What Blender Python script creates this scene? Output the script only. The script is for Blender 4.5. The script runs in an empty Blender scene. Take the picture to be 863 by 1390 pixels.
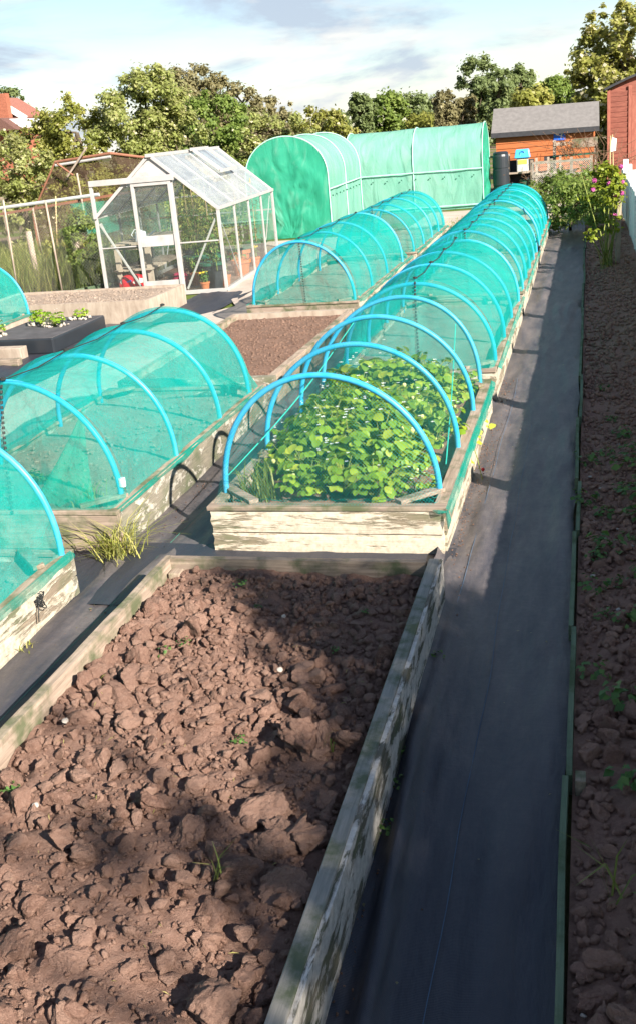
import bpy, math, random
import numpy as np
from mathutils import Vector, Matrix

rnd = random.Random(7)
RNG = np.random.default_rng(11)
scene = bpy.context.scene
COL = scene.collection
PI = math.pi

# ------------------------------------------------------------------ camera
YAW, PITCH, ROLL, FPX, EYE = -0.272223956, -0.323451654, -0.0917574291, 1400.0, 2.2
fw = np.array([math.sin(YAW)*math.cos(PITCH), math.cos(YAW)*math.cos(PITCH), math.sin(PITCH)])
rt = np.array([math.cos(YAW), -math.sin(YAW), 0.0]); up = np.cross(rt, fw)
cr, sr = math.cos(ROLL), math.sin(ROLL)
CR = np.array([cr*rt + sr*up, -sr*rt + cr*up, fw])
def at(px, py, Y):
    d = CR.T @ np.array([(px-431.5)/FPX, -(py-650)/FPX, 1.0]); t = Y/d[1]
    return Vector((t*d[0], Y, EYE + t*d[2]))
cam = bpy.data.cameras.new('camera'); camo = bpy.data.objects.new('camera', cam); COL.objects.link(camo)
cam.sensor_fit = 'VERTICAL'; cam.sensor_height = 36; cam.sensor_width = 36
cam.lens = FPX/1390*36; cam.shift_y = -45/1390
cam.clip_start = 0.05; cam.clip_end = 1500
m = Matrix(((CR[0][0], CR[1][0], -CR[2][0], 0), (CR[0][1], CR[1][1], -CR[2][1], 0), (CR[0][2], CR[1][2], -CR[2][2], EYE), (0, 0, 0, 1)))
camo.matrix_world = m
scene.camera = camo

# ------------------------------------------------------------------ light
SUN = Vector((1.0, -0.80, 0.77)).normalized()
sd = bpy.data.lights.new('sun', 'SUN'); sd.energy = 5.0; sd.angle = math.radians(0.55); sd.color = (1.0, 0.93, 0.83)
so = bpy.data.objects.new('sun', sd); COL.objects.link(so)
so.rotation_euler = SUN.to_track_quat('Z', 'Y').to_euler(); so.location = (8, -6, 10)
w = bpy.data.worlds.new('World'); scene.world = w; w.use_nodes = True
nt = w.node_tree; nt.nodes.clear()
def wn(t, **k):
    n = nt.nodes.new(t)
    for a, b in k.items(): setattr(n, a, b)
    return n
sky = wn('ShaderNodeTexSky', sky_type='NISHITA'); sky.sun_disc = False
sky.sun_elevation = math.asin(SUN.z); sky.sun_rotation = math.atan2(SUN.x, SUN.y)
sky.air_density = 1.0; sky.dust_density = 0.15; sky.ozone_density = 1.5
tc = wn('ShaderNodeTexCoord'); mp = wn('ShaderNodeMapping'); mp.inputs['Scale'].default_value = (1, 1, 3.4)
mp.inputs['Location'].default_value = (3.3, 1.7, 0.35)
nt.links.new(tc.outputs['Generated'], mp.inputs['Vector'])
n1 = wn('ShaderNodeTexNoise'); n1.inputs['Scale'].default_value = 4.6; n1.inputs['Detail'].default_value = 8; n1.inputs['Roughness'].default_value = 0.58; n1.inputs['Distortion'].default_value = 0.5
nt.links.new(mp.outputs[0], n1.inputs['Vector'])
cr1 = wn('ShaderNodeValToRGB'); cr1.color_ramp.elements[0].position = 0.40; cr1.color_ramp.elements[1].position = 0.56
nt.links.new(n1.outputs[0], cr1.inputs[0])
mp2 = wn('ShaderNodeMapping'); mp2.inputs['Scale'].default_value = (1, 1, 4.5); mp2.inputs['Location'].default_value = (1.2, 5.1, 0.1)
nt.links.new(tc.outputs['Generated'], mp2.inputs['Vector'])
n2 = wn('ShaderNodeTexNoise'); n2.inputs['Scale'].default_value = 6.5; n2.inputs['Detail'].default_value = 7; n2.inputs['Roughness'].default_value = 0.52
nt.links.new(mp2.outputs[0], n2.inputs['Vector'])
cr2 = wn('ShaderNodeValToRGB')
cr2.color_ramp.elements[0].position = 0.42; cr2.color_ramp.elements[0].color = (3.7, 4.3, 5.2, 1)
cr2.color_ramp.elements[1].position = 0.55; cr2.color_ramp.elements[1].color = (6.6, 6.5, 6.3, 1)
nt.links.new(n2.outputs[0], cr2.inputs[0])
mx = wn('ShaderNodeMix', data_type='RGBA')
mm = wn('ShaderNodeMath', operation='MULTIPLY')
sx = wn('ShaderNodeSeparateXYZ'); nt.links.new(tc.outputs['Generated'], sx.inputs[0])
bank = wn('ShaderNodeMapRange'); bank.inputs['From Min'].default_value = 0.22; bank.inputs['From Max'].default_value = 0.42; bank.inputs['To Min'].default_value = 0.88; bank.inputs['To Max'].default_value = 0.12   # the cloud bank lies low over the horizon
nt.links.new(sx.outputs[2], bank.inputs['Value']); nt.links.new(bank.outputs[0], mm.inputs[1])
nt.links.new(cr1.outputs[0], mm.inputs[0])
nt.links.new(mm.outputs[0], mx.inputs['Factor']); nt.links.new(sky.outputs[0], mx.inputs['A']); nt.links.new(cr2.outputs[0], mx.inputs['B'])
bg = wn('ShaderNodeBackground'); bg.inputs['Strength'].default_value = 0.054
out = wn('ShaderNodeOutputWorld')
nt.links.new(mx.outputs['Result'], bg.inputs['Color']); nt.links.new(bg.outputs[0], out.inputs['Surface'])
scene.view_settings.view_transform = 'Standard'; scene.view_settings.look = 'None'
scene.view_settings.exposure = 1.5; scene.view_settings.gamma = 1.0
scene.cycles.transparent_max_bounces = 32; scene.cycles.max_bounces = 8
scene.cycles.diffuse_bounces = 3; scene.cycles.glossy_bounces = 3; scene.cycles.transmission_bounces = 6
scene.cycles.caustics_reflective = False; scene.cycles.caustics_refractive = False
scene.cycles.use_denoising = True

# ------------------------------------------------------------------ materials
class N:
    def __init__(s, name):
        s.m = bpy.data.materials.new(name); s.m.use_nodes = True; s.t = s.m.node_tree; s.t.nodes.clear()
        s.o = s.t.nodes.new('ShaderNodeOutputMaterial')
    def n(s, t, inp=None, **k):
        x = s.t.nodes.new(t)
        for a, b in k.items(): setattr(x, a, b)
        for a, b in (inp or {}).items():
            if hasattr(b, 'is_linked') or isinstance(b, bpy.types.NodeSocket): s.t.links.new(b, x.inputs[a])
            else: x.inputs[a].default_value = b
        return x
    def coords(s, scale=(1, 1, 1), kind='Object', rand=True):
        tc = s.n('ShaderNodeTexCoord'); v = tc.outputs[kind]
        if rand:
            oi = s.n('ShaderNodeObjectInfo'); mu = s.n('ShaderNodeMath', {0: oi.outputs['Random'], 1: 37.0}, operation='MULTIPLY')
            v = s.n('ShaderNodeVectorMath', {0: v, 1: mu.outputs[0]}, operation='ADD').outputs[0]
        return s.n('ShaderNodeMapping', {'Vector': v, 'Scale': scale}).outputs[0]
    def noise(s, v, scale, detail=5, rough=0.55, dist=0.0):
        return s.n('ShaderNodeTexNoise', {'Vector': v, 'Scale': scale, 'Detail': detail, 'Roughness': rough, 'Distortion': dist}).outputs[0]
    def ramp(s, f, stops, interp='LINEAR'):
        r = s.n('ShaderNodeValToRGB', {0: f}); r.color_ramp.interpolation = interp
        e = r.color_ramp.elements
        while len(e) < len(stops): e.new(0.5)
        for el, (p, c) in zip(e, stops):
            el.position = p; el.color = (c, c, c, 1) if not hasattr(c, '__len__') else (*c, 1)
        return r.outputs[0]
    def mix(s, f, a, b, blend='MIX'):
        x = s.n('ShaderNodeMix', data_type='RGBA', blend_type=blend)
        for k, val in (('Factor', f), ('A', a), ('B', b)):
            sock = x.inputs[k] if k == 'Factor' else [q for q in x.inputs if q.name == k and q.type == 'RGBA'][0]
            if isinstance(val, bpy.types.NodeSocket): s.t.links.new(val, sock)
            else: sock.default_value = val if k == 'Factor' else (*val[:3], 1)
        return [q for q in x.outputs if q.type == 'RGBA'][0]
    def math(s, op, a, b=0.0):
        return s.n('ShaderNodeMath', {0: a, 1: b}, operation=op).outputs[0]
    def bump(s, h, strength=0.4, dist=0.01, prev=None):
        d = {'Height': h, 'Strength': strength, 'Distance': dist}
        if prev is not None: d['Normal'] = prev
        return s.n('ShaderNodeBump', d).outputs[0]
    def surf(s, sh): s.t.links.new(sh, s.o.inputs['Surface']); return s.m
    def bsdf(s, col, rough=0.8, spec=0.3, normal=None, **k):
        b = s.n('ShaderNodeBsdfPrincipled'); d = {'Base Color': col, 'Roughness': rough, 'Specular IOR Level': spec}
        if normal is not None: d['Normal'] = normal
        d.update(k)
        for a, v in d.items():
            if isinstance(v, bpy.types.NodeSocket): s.t.links.new(v, b.inputs[a])
            elif a == 'Base Color': b.inputs[a].default_value = (*v[:3], 1)
            else: b.inputs[a].default_value = v
        return b.outputs[0]

def mat_paint(name, wood, wood2, paint, cover, scale=(2.2, 2.2, 5.0), grain=(2, 2, 40), dirt=(0.10, 0.09, 0.06)):
    a = N(name); v = a.coords(scale)
    big = a.noise(v, 2.2, 9, 0.68, 0.3)
    mask = a.ramp(big, [(cover-0.025, 1.0), (cover+0.025, 0.0)])
    vg = a.coords(grain); g = a.noise(vg, 3.0, 6, 0.6)
    wc = a.mix(a.ramp(g, [(0.3, 0.0), (0.7, 1.0)]), wood, wood2)
    gn = a.noise(a.coords((1, 1, 1)), 4, 4)
    wc = a.mix(a.ramp(gn, [(0.45, 0.0), (0.65, 0.7)]), wc, (0.085, 0.11, 0.055))
    st = a.noise(a.coords((3, 3, 3)), 9, 7, 0.7)
    pc = a.mix(a.ramp(st, [(0.42, 0.0), (0.75, 0.75)]), paint, dirt)
    col = a.mix(mask, wc, pc)
    h = a.math('ADD', a.math('MULTIPLY', mask, 0.8), a.math('MULTIPLY', g, 0.6))
    return a.surf(a.bsdf(col, 0.82, 0.25, a.bump(h, 0.7, 0.006)))
def mat_wood(name, c1, c2, grain=(2, 40, 40), moss=0.0, rough=0.85):
    a = N(name); g = a.noise(a.coords(grain), 2.0, 7, 0.65, 0.2)
    col = a.mix(a.ramp(g, [(0.3, 0.0), (0.68, 1.0)]), c1, c2)
    if moss:
        gn = a.noise(a.coords((1, 1, 1)), 5, 6, 0.65)
        col = a.mix(a.ramp(gn, [(0.5-moss*0.2, 0.0), (0.62, 0.8)]), col, (0.06, 0.085, 0.035))
    return a.surf(a.bsdf(col, rough, 0.2, a.bump(g, 0.5, 0.004)))
def mat_plain(name, c, rough=0.5, spec=0.4, var=0.15, sc=6, metallic=0.0, c2=None, bump=0.0):
    a = N(name); g = a.noise(a.coords((1, 1, 1)), sc, 5, 0.6)
    dark = c2 or tuple(x*(1-var*2) for x in c)
    col = a.mix(a.ramp(g, [(0.35, 0.0), (0.7, 1.0)]), c, dark)
    nn = a.bump(g, bump, 0.01) if bump else None
    return a.surf(a.bsdf(col, rough, spec, nn, Metallic=metallic))
def mat_soil(name, c1, c2, c3, rnd_amt=0.25):
    a = N(name); v = a.coords((1, 1, 1), rand=False)
    big = a.noise(v, 5, 5, 0.6); fine = a.noise(v, 60, 8, 0.75); vf = a.noise(v, 240, 4, 0.6)
    col = a.mix(a.ramp(big, [(0.35, 0.0), (0.65, 1.0)]), c1, c2)
    col = a.mix(a.ramp(fine, [(0.45, 0.0), (0.72, 0.8)]), col, c3)
    tn = a.n('ShaderNodeAttribute', attribute_name='tone').outputs['Fac']
    col = a.mix(a.math('MULTIPLY', tn, rnd_amt), col, c3)
    nn = a.bump(a.noise(v, 28, 7, 0.75), 0.8, 0.025)
    nn = a.bump(a.math('ADD', fine, a.math('MULTIPLY', vf, 0.6)), 1.0, 0.012, nn)
    return a.surf(a.bsdf(col, 0.95, 0.1, nn))
def mat_net(name, col, alpha, facing=0.25, trans=0.5, fine=0.12):
    a = N(name); v = a.coords((1, 1, 1))
    cre = a.bump(a.noise(a.coords((2.2, 1.0, 1.4)), 5.0, 5, 0.6, 0.8), 0.8, 0.035)
    d = a.n('ShaderNodeBsdfDiffuse', {'Color': (*col, 1), 'Normal': cre}).outputs[0]
    t = a.n('ShaderNodeBsdfTranslucent', {'Color': (*col, 1), 'Normal': cre}).outputs[0]
    cloth = a.n('ShaderNodeMixShader', {0: trans, 1: d, 2: t}).outputs[0]
    tr = a.n('ShaderNodeBsdfTransparent').outputs[0]
    g = a.noise(v, 3.0, 5, 0.6)
    weave = a.noise(a.coords((1, 1, 1)), 220, 1, 0.5)
    al = a.math('ADD', alpha - fine*0.5, a.math('MULTIPLY', a.ramp(g, [(0.3, 0.0), (0.7, 1.0)]), fine))
    al = a.math('ADD', al, a.math('MULTIPLY', a.math('SUBTRACT', weave, 0.5), 0.5))
    # real threads have thickness: a slanted net covers more of what is behind it
    lw = a.n('ShaderNodeLayerWeight', {'Blend': 0.35}).outputs['Facing']
    al = a.math('ADD', al, a.math('MULTIPLY', lw, facing))
    al = a.n('ShaderNodeClamp', {0: al}).outputs[0]
    return a.surf(a.n('ShaderNodeMixShader', {0: al, 1: tr, 2: cloth}).outputs[0])
def mat_mesh(name, col, pitch, width, kind='diamond'):
    # open net: threads laid out in the sheet's own UV (metres)
    a = N(name); uv = a.n('ShaderNodeTexCoord').outputs['UV']
    sp = a.n('ShaderNodeSeparateXYZ', {0: uv}); u, v = sp.outputs[0], sp.outputs[1]
    if kind == 'diamond': p, q = a.math('ADD', u, v), a.math('SUBTRACT', u, v)
    else: p, q = u, v
    def thr(x):
        f = a.math('FRACT', a.math('DIVIDE', x, pitch))
        return a.math('LESS_THAN', f, width/pitch)
    al = a.math('MAXIMUM', thr(p), thr(q))
    d = a.n('ShaderNodeBsdfDiffuse', {'Color': (*col, 1)}).outputs[0]
    tr = a.n('ShaderNodeBsdfTransparent').outputs[0]
    return a.surf(a.n('ShaderNodeMixShader', {0: al, 1: tr, 2: d}).outputs[0])
def mat_leaf(name, c1, c2, c3, trans=0.35, rough=0.5, spec=0.35, tcol=None):
    a = N(name); tn = a.n('ShaderNodeAttribute', attribute_name='tone').outputs['Fac']
    oi = a.n('ShaderNodeObjectInfo').outputs['Random']
    f = a.math('ADD', a.math('MULTIPLY', tn, 0.85), a.math('MULTIPLY', oi, 0.15))
    col = a.ramp(f, [(0.0, c1), (0.55, c2), (1.0, c3)])
    b = a.bsdf(col, rough, spec)
    t = a.n('ShaderNodeBsdfTranslucent', {'Color': a.mix(0.5, col, tcol or c3)}).outputs[0]
    return a.surf(a.n('ShaderNodeMixShader', {0: trans, 1: b, 2: t}).outputs[0])
def mat_glass(name, haze, col=(0.75, 0.8, 0.78)):
    a = N(name); g = a.noise(a.coords((1, 1, 1)), 4, 6, 0.65)
    tr = a.n('ShaderNodeBsdfTransparent', {'Color': (0.96, 0.98, 0.97, 1)}).outputs[0]
    d = a.n('ShaderNodeBsdfDiffuse', {'Color': (*col, 1)}).outputs[0]
    t = a.n('ShaderNodeBsdfTranslucent', {'Color': (*col, 1)}).outputs[0]
    dd = a.n('ShaderNodeMixShader', {0: 0.5, 1: d, 2: t}).outputs[0]
    hz = a.math('MULTIPLY', a.ramp(g, [(0.3, 0.55), (0.7, 1.3)]), haze)
    m1 = a.n('ShaderNodeMixShader', {0: hz, 1: tr, 2: dd}).outputs[0]
    gl = a.n('ShaderNodeBsdfGlossy', {'Roughness': 0.03}).outputs[0]
    fc = a.n('ShaderNodeLayerWeight', {'Blend': 0.5}).outputs['Facing']; fr = a.math('ADD', 0.03, a.math('MULTIPLY', a.math('POWER', fc, 5.0), 0.7))   # glass mirrors more at a slant
    return a.surf(a.n('ShaderNodeMixShader', {0: fr, 1: m1, 2: gl}).outputs[0])

M = {}
M['paint'] = mat_paint('peeling_white_paint', (0.16, 0.125, 0.09), (0.30, 0.235, 0.17), (0.50, 0.44, 0.345), 0.53, (3.2, 0.9, 5.5))
M['paint_more'] = mat_paint('flaking_cream_paint', (0.145, 0.12, 0.08), (0.27, 0.215, 0.15), (0.56, 0.48, 0.375), 0.55, (0.75, 2.0, 5.5), dirt=(0.22, 0.19, 0.13))
M['paint_less'] = mat_paint('worn_white_paint', (0.15, 0.135, 0.105), (0.29, 0.25, 0.19), (0.47, 0.43, 0.36), 0.45, (3, 3, 7))
M['paint_flaky'] = mat_paint('flaky_white_board_paint', (0.075, 0.085, 0.05), (0.22, 0.18, 0.14), (0.62, 0.57, 0.50), 0.52, (6.0, 1.6, 5.0), dirt=(0.24, 0.20, 0.16))
M['old_wood'] = mat_wood('grey_weathered_wood', (0.21, 0.155, 0.115), (0.40, 0.31, 0.24), (30, 2, 30), 0.3)
M['old_wood_x'] = mat_wood('grey_weathered_wood_cross', (0.19, 0.14, 0.11), (0.38, 0.29, 0.23), (2, 30, 30), 0.3)
M['rail_wood'] = mat_wood('brown_grey_rail_wood', (0.20, 0.15, 0.11), (0.38, 0.30, 0.23), (30, 2, 30), 0.15)
M['rail_wood_x'] = mat_wood('brown_grey_rail_wood_cross', (0.15, 0.11, 0.085), (0.33, 0.26, 0.20), (2, 30, 30), 0.15)
M['pale_wood'] = mat_wood('pale_dry_wood', (0.25, 0.19, 0.145), (0.42, 0.345, 0.275), (6, 6, 2))
M['green_edge'] = mat_wood('green_stained_board', (0.075, 0.12, 0.075), (0.17, 0.21, 0.13), (30, 1.5, 30), 0.2)
M['soil_dark'] = mat_soil('dug_clay_soil', (0.19, 0.106, 0.078), (0.29, 0.166, 0.122), (0.42, 0.27, 0.205), 0.6)
M['soil_border'] = mat_soil('dark_border_soil', (0.29, 0.160, 0.122), (0.40, 0.235, 0.18), (0.52, 0.32, 0.235), 0.7)
M['soil_fine'] = mat_soil('fine_dry_soil', (0.16, 0.092, 0.066), (0.23, 0.135, 0.098), (0.33, 0.22, 0.165), 0.5)
M['soil_pale'] = mat_soil('pale_dry_soil', (0.27, 0.20, 0.155), (0.36, 0.275, 0.215), (0.50, 0.40, 0.32), 0.5)
M['hoop'] = mat_plain('blue_water_pipe', (0.018, 0.30, 0.54), 0.42, 0.45, 0.1, 9, c2=(0.07, 0.33, 0.50))
M['hoop_band'] = mat_plain('white_band', (0.75, 0.78, 0.8), 0.5)
M['net'] = mat_net('turquoise_crop_net', (0.014, 0.52, 0.455), 0.36, 0.32, 0.5, 0.22)
M['net_end'] = mat_net('turquoise_crop_net_end', (0.018, 0.51, 0.42), 0.33, 0.25, 0.5, 0.22)
M['net_fold'] = mat_net('gathered_green_net', (0.02, 0.50, 0.33), 0.42, 0.25)
M['fruit_net'] = mat_mesh('open_green_net', (0.02, 0.26, 0.25), 0.018, 0.0010)
M['net_rope'] = mat_net('bunched_net', (0.01, 0.36, 0.28), 0.50, 0.1, 0.5, 0.6)
M['cord'] = mat_plain('black_cord', (0.02, 0.022, 0.02), 0.7)
M['cord2'] = mat_plain('teal_line', (0.03, 0.45, 0.35), 0.7)
M['alu'] = mat_plain('chalky_aluminium', (0.40, 0.375, 0.36), 0.45, 0.5, 0.08, 8)
M['alu_grey'] = mat_plain('grey_aluminium', (0.46, 0.46, 0.45), 0.4, 0.5, 0.1, 8)
M['glass'] = mat_glass('greenhouse_glass', 0.035)
M['roof_glass'] = mat_glass('dusty_roof_glass', 0.38, (0.80, 0.81, 0.80))
M['solid_panel'] = mat_plain('milky_panel', (0.46, 0.43, 0.41), 0.5)
M['tunnel_sheet'] = mat_net('mint_tunnel_sheet', (0.14, 0.60, 0.42), 0.86, 0.10, 0.5, 0.06)
M['tunnel_end'] = mat_net('green_tunnel_sheet', (0.03, 0.50, 0.28), 0.90, 0.08, 0.5, 0.06)
def mat_sheet(name, col, col2, alpha, trans, sc):
    a = N(name); v = a.coords(sc); g = a.noise(v, 1.1, 3, 0.5, 1.0); g2 = a.noise(a.coords((1, 1, 1)), 1.2, 4)
    cc = a.mix(a.ramp(g2, [(0.35, 0.0), (0.65, 1.0)]), col, col2); cc = a.mix(a.ramp(g, [(0.55, 0.0), (0.8, 0.35)]), cc, (0.55, 0.75, 0.64))
    nn = a.bump(g, 0.36, 0.10)
    d = a.n('ShaderNodeBsdfPrincipled', {'Base Color': cc, 'Roughness': 0.42, 'Specular IOR Level': 0.35, 'Normal': nn}).outputs[0]
    t = a.n('ShaderNodeBsdfTranslucent', {'Color': cc, 'Normal': nn}).outputs[0]
    cl = a.n('ShaderNodeMixShader', {0: trans, 1: d, 2: t}).outputs[0]; tr = a.n('ShaderNodeBsdfTransparent').outputs[0]
    return a.surf(a.n('ShaderNodeMixShader', {0: alpha, 1: tr, 2: cl}).outputs[0])
M['tunnel_sheet'] = mat_sheet('mint_tunnel_cover', (0.30, 0.60, 0.48), (0.24, 0.56, 0.44), 0.88, 0.4, (1, 3, 1))
M['tunnel_end'] = mat_sheet('green_tunnel_end_cover', (0.06, 0.48, 0.31), (0.045, 0.43, 0.27), 0.92, 0.5, (3, 1, 1.2))
M['tunnel_tape'] = mat_plain('white_tape', (0.42, 0.72, 0.60), 0.6)
M['shed_wood'] = mat_wood('orange_shed_boards', (0.33, 0.10, 0.036), (0.46, 0.155, 0.058), (2, 14, 14))
M['red_wood'] = mat_wood('red_brown_boards', (0.17, 0.055, 0.042), (0.30, 0.115, 0.082), (2, 14, 14))
M['red_trim'] = mat_wood('red_trim', (0.24, 0.08, 0.058), (0.36, 0.14, 0.10), (10, 10, 2))
M['felt'] = mat_plain('grey_roof_felt', (0.185, 0.172, 0.165), 0.95, 0.1, 0.12, 9, bump=0.3)
M['felt_dark'] = mat_plain('dark_roof_felt', (0.055, 0.055, 0.06), 0.95, 0.1, 0.12, 9)
M['black_plastic'] = mat_plain('black_plastic', (0.022, 0.026, 0.032), 0.35, 0.5, 0.1, 5)
M['green_plastic'] = mat_plain('dark_green_plastic', (0.02, 0.11, 0.07), 0.45, 0.45)
M['terracotta'] = mat_plain('terracotta', (0.50, 0.16, 0.065), 0.85, 0.15, 0.12, 8)
M['blue_lid'] = mat_plain('blue_plastic', (0.06, 0.40, 0.78), 0.4, 0.5, 0.05)
M['grey_plastic'] = mat_plain('pale_grey_plastic', (0.50, 0.50, 0.47), 0.5)
M['yellow'] = mat_plain('yellow_label', (0.75, 0.60, 0.10), 0.5)
M['sign_blue'] = mat_plain('blue_sign', (0.02, 0.13, 0.60), 0.4)
M['white'] = mat_plain('white_paint', (0.78, 0.78, 0.76), 0.6, 0.3, 0.05)
M['brick'] = mat_plain('red_brick', (0.36, 0.13, 0.08), 0.9, 0.1, 0.2, 14)
M['tile'] = mat_plain('roof_tile', (0.16, 0.085, 0.07), 0.9, 0.1, 0.2, 12)
M['tile_red'] = mat_plain('red_roof_tile', (0.30, 0.13, 0.10), 0.9, 0.1, 0.2, 12)
M['window'] = mat_plain('dark_window', (0.05, 0.06, 0.07), 0.1, 0.6)
M['bark'] = mat_plain('bark', (0.11, 0.085, 0.06), 0.95, 0.1, 0.3, 10, bump=0.5)
M['twig'] = mat_plain('dry_twig', (0.20, 0.12, 0.075), 0.9, 0.1, 0.3, 10)
M['stem'] = mat_plain('green_stem', (0.22, 0.25, 0.05), 0.7)
M['cane'] = mat_plain('bamboo_cane', (0.52, 0.38, 0.19), 0.6)
M['leaf_haw'] = mat_leaf('hawthorn_leaf', (0.19, 0.22, 0.05), (0.33, 0.375, 0.11), (0.55, 0.52, 0.26), 0.56)
M['leaf_mid'] = mat_leaf('mid_green_leaf', (0.09, 0.15, 0.03), (0.21, 0.29, 0.06), (0.34, 0.39, 0.115), 0.54)
M['leaf_far'] = mat_leaf('far_leaf', (0.14, 0.185, 0.075), (0.21, 0.265, 0.10), (0.29, 0.33, 0.14), 0.54)
M['leaf_brown'] = mat_leaf('olive_brown_leaf', (0.17, 0.16, 0.08), (0.26, 0.235, 0.115), (0.36, 0.315, 0.16), 0.48)
M['leaf_elder'] = mat_leaf('yellow_green_leaf', (0.17, 0.20, 0.036), (0.34, 0.35, 0.08), (0.52, 0.48, 0.17), 0.56)
M['blossom'] = mat_leaf('cream_blossom', (0.42, 0.37, 0.22), (0.56, 0.50, 0.33), (0.68, 0.63, 0.48), 0.3)
M['leaf_straw'] = mat_leaf('strawberry_leaf', (0.075, 0.17, 0.014), (0.215, 0.36, 0.025), (0.45, 0.48, 0.055), 0.46, 0.45, 0.4)
M['leaf_weed'] = mat_leaf('weed_leaf', (0.045, 0.11, 0.025), (0.09, 0.18, 0.04), (0.15, 0.24, 0.06), 0.3)
M['leaf_tom'] = mat_leaf('tomato_leaf', (0.05, 0.13, 0.03), (0.11, 0.22, 0.05), (0.19, 0.30, 0.08), 0.45)
M['leaf_rose'] = mat_leaf('rose_leaf', (0.08, 0.12, 0.012), (0.20, 0.25, 0.02), (0.36, 0.38, 0.04), 0.36)
M['grass'] = mat_leaf('grass_blade', (0.08, 0.13, 0.02), (0.20, 0.24, 0.05), (0.40, 0.37, 0.13), 0.35)
M['grass_y'] = mat_leaf('dry_grass_blade', (0.20, 0.24, 0.04), (0.40, 0.40, 0.09), (0.62, 0.54, 0.22), 0.42)
M['petal_pink'] = mat_leaf('pink_petal', (0.50, 0.08, 0.28), (0.62, 0.13, 0.40), (0.72, 0.25, 0.50), 0.35)
M['petal_white'] = mat_leaf('white_petal', (0.70, 0.70, 0.62), (0.78, 0.78, 0.72), (0.82, 0.82, 0.78), 0.3)
M['petal_yellow'] = mat_leaf('yellow_petal', (0.75, 0.5, 0.03), (0.8, 0.6, 0.05), (0.85, 0.7, 0.1), 0.3)
M['berry'] = mat_plain('unripe_berry', (0.55, 0.58, 0.20), 0.4)
M['berry_red'] = mat_plain('ripe_berry', (0.60, 0.03, 0.03), 0.3)
M['stone'] = mat_plain('pale_stone', (0.48, 0.42, 0.36), 0.9, 0.2, 0.2, 20)
M['brownmesh'] = mat_net('rusty_brown_mesh', (0.13, 0.085, 0.06), 0.46, 0.1, 0.2, 0.3)
M['wire'] = mat_mesh('dark_wire_net', (0.16, 0.15, 0.13), 0.05, 0.0065, 'diamond')
M['pale_wire'] = mat_mesh('pale_chicken_wire', (0.38, 0.40, 0.36), 0.05, 0.007, 'diamond')
M['rust'] = mat_plain('rusty_pipe', (0.26, 0.11, 0.065), 0.85)
M['tarp'] = mat_plain('turquoise_tarp', (0.02, 0.45, 0.50), 0.5)
M['sack_red'] = mat_plain('red_sack', (0.55, 0.02, 0.03), 0.45, 0.4, 0.05)
M['sack_yel'] = mat_plain('yellow_print', (0.80, 0.50, 0.06), 0.45)
M['maroon'] = mat_plain('maroon_bag', (0.30, 0.02, 0.06), 0.5)
M['grey_can'] = mat_plain('galvanised_can', (0.55, 0.57, 0.60), 0.35, 0.5, 0.1, 6)
M['beige'] = mat_plain('pale_render', (0.62, 0.58, 0.50), 0.9)

def mat_ground():
    a = N('allotment_ground'); v = a.coords((1, 1, 1), rand=False)
    b = a.noise(v, 0.5, 6, 0.6); f = a.noise(v, 14, 8, 0.7)
    soil = a.mix(a.ramp(f, [(0.3, 0.0), (0.7, 1.0)]), (0.13, 0.09, 0.065), (0.26, 0.19, 0.14))
    gr = a.mix(a.ramp(f, [(0.3, 0.0), (0.7, 1.0)]), (0.05, 0.085, 0.018), (0.14, 0.17, 0.04))
    col = a.mix(a.ramp(b, [(0.42, 0.0), (0.56, 1.0)]), soil, gr)
    return a.surf(a.bsdf(col, 0.95, 0.1, a.bump(f, 0.7, 0.03)))
def mat_fabric(dust):
    a = N('woven_weed_fabric'); v = a.coords((1, 1, 1), rand=False)
    uv = a.n('ShaderNodeTexCoord').outputs['UV']
    sp = a.n('ShaderNodeSeparateXYZ', {0: uv}); u = sp.outputs[0]
    wv = a.n('ShaderNodeTexWave', {'Vector': uv, 'Scale': 60.0}, bands_direction='Y').outputs[0]
    wv2 = a.n('ShaderNodeTexWave', {'Vector': uv, 'Scale': 90.0}, bands_direction='X').outputs[0]
    d = a.noise(a.coords((2.5, 0.6, 1), rand=False), 3, 8, 0.65)
    f = a.noise(v, 26, 7, 0.7)
    streak = a.noise(a.coords((3, 40, 1), rand=False), 4, 5, 0.6)
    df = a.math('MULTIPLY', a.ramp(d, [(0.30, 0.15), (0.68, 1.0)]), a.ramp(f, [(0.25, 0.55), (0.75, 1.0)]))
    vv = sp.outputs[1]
    df = a.math('MULTIPLY', df, a.ramp(a.math('DIVIDE', vv, 12.0), [(0.16, 0.16), (0.36, 1.0)]))   # near end's shade deepened in the colour by thinning the dust there
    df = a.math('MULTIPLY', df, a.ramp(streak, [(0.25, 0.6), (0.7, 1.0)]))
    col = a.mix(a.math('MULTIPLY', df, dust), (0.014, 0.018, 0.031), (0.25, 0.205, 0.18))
    h = a.math('ADD', a.math('MULTIPLY', wv, 0.5), a.math('MULTIPLY', wv2, 0.5))
    nn = a.bump(h, 0.25, 0.002); nn = a.bump(a.noise(a.coords((3, 0.8, 1), rand=False), 6, 5), 0.35, 0.02, nn)
    return a.surf(a.bsdf(col, 0.50, 0.5, nn))
def mat_concrete():
    a = N('sandy_concrete'); v = a.coords((1, 1, 1), rand=False)
    b = a.noise(v, 1.3, 6, 0.65); f = a.noise(v, 45, 6, 0.7)
    col = a.mix(a.ramp(b, [(0.35, 0.0), (0.65, 1.0)]), (0.50, 0.42, 0.36), (0.36, 0.295, 0.245))
    col = a.mix(a.ramp(f, [(0.5, 0.0), (0.75, 0.6)]), col, (0.24, 0.19, 0.155))
    return a.surf(a.bsdf(col, 0.92, 0.15, a.bump(f, 0.5, 0.008)))
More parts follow.
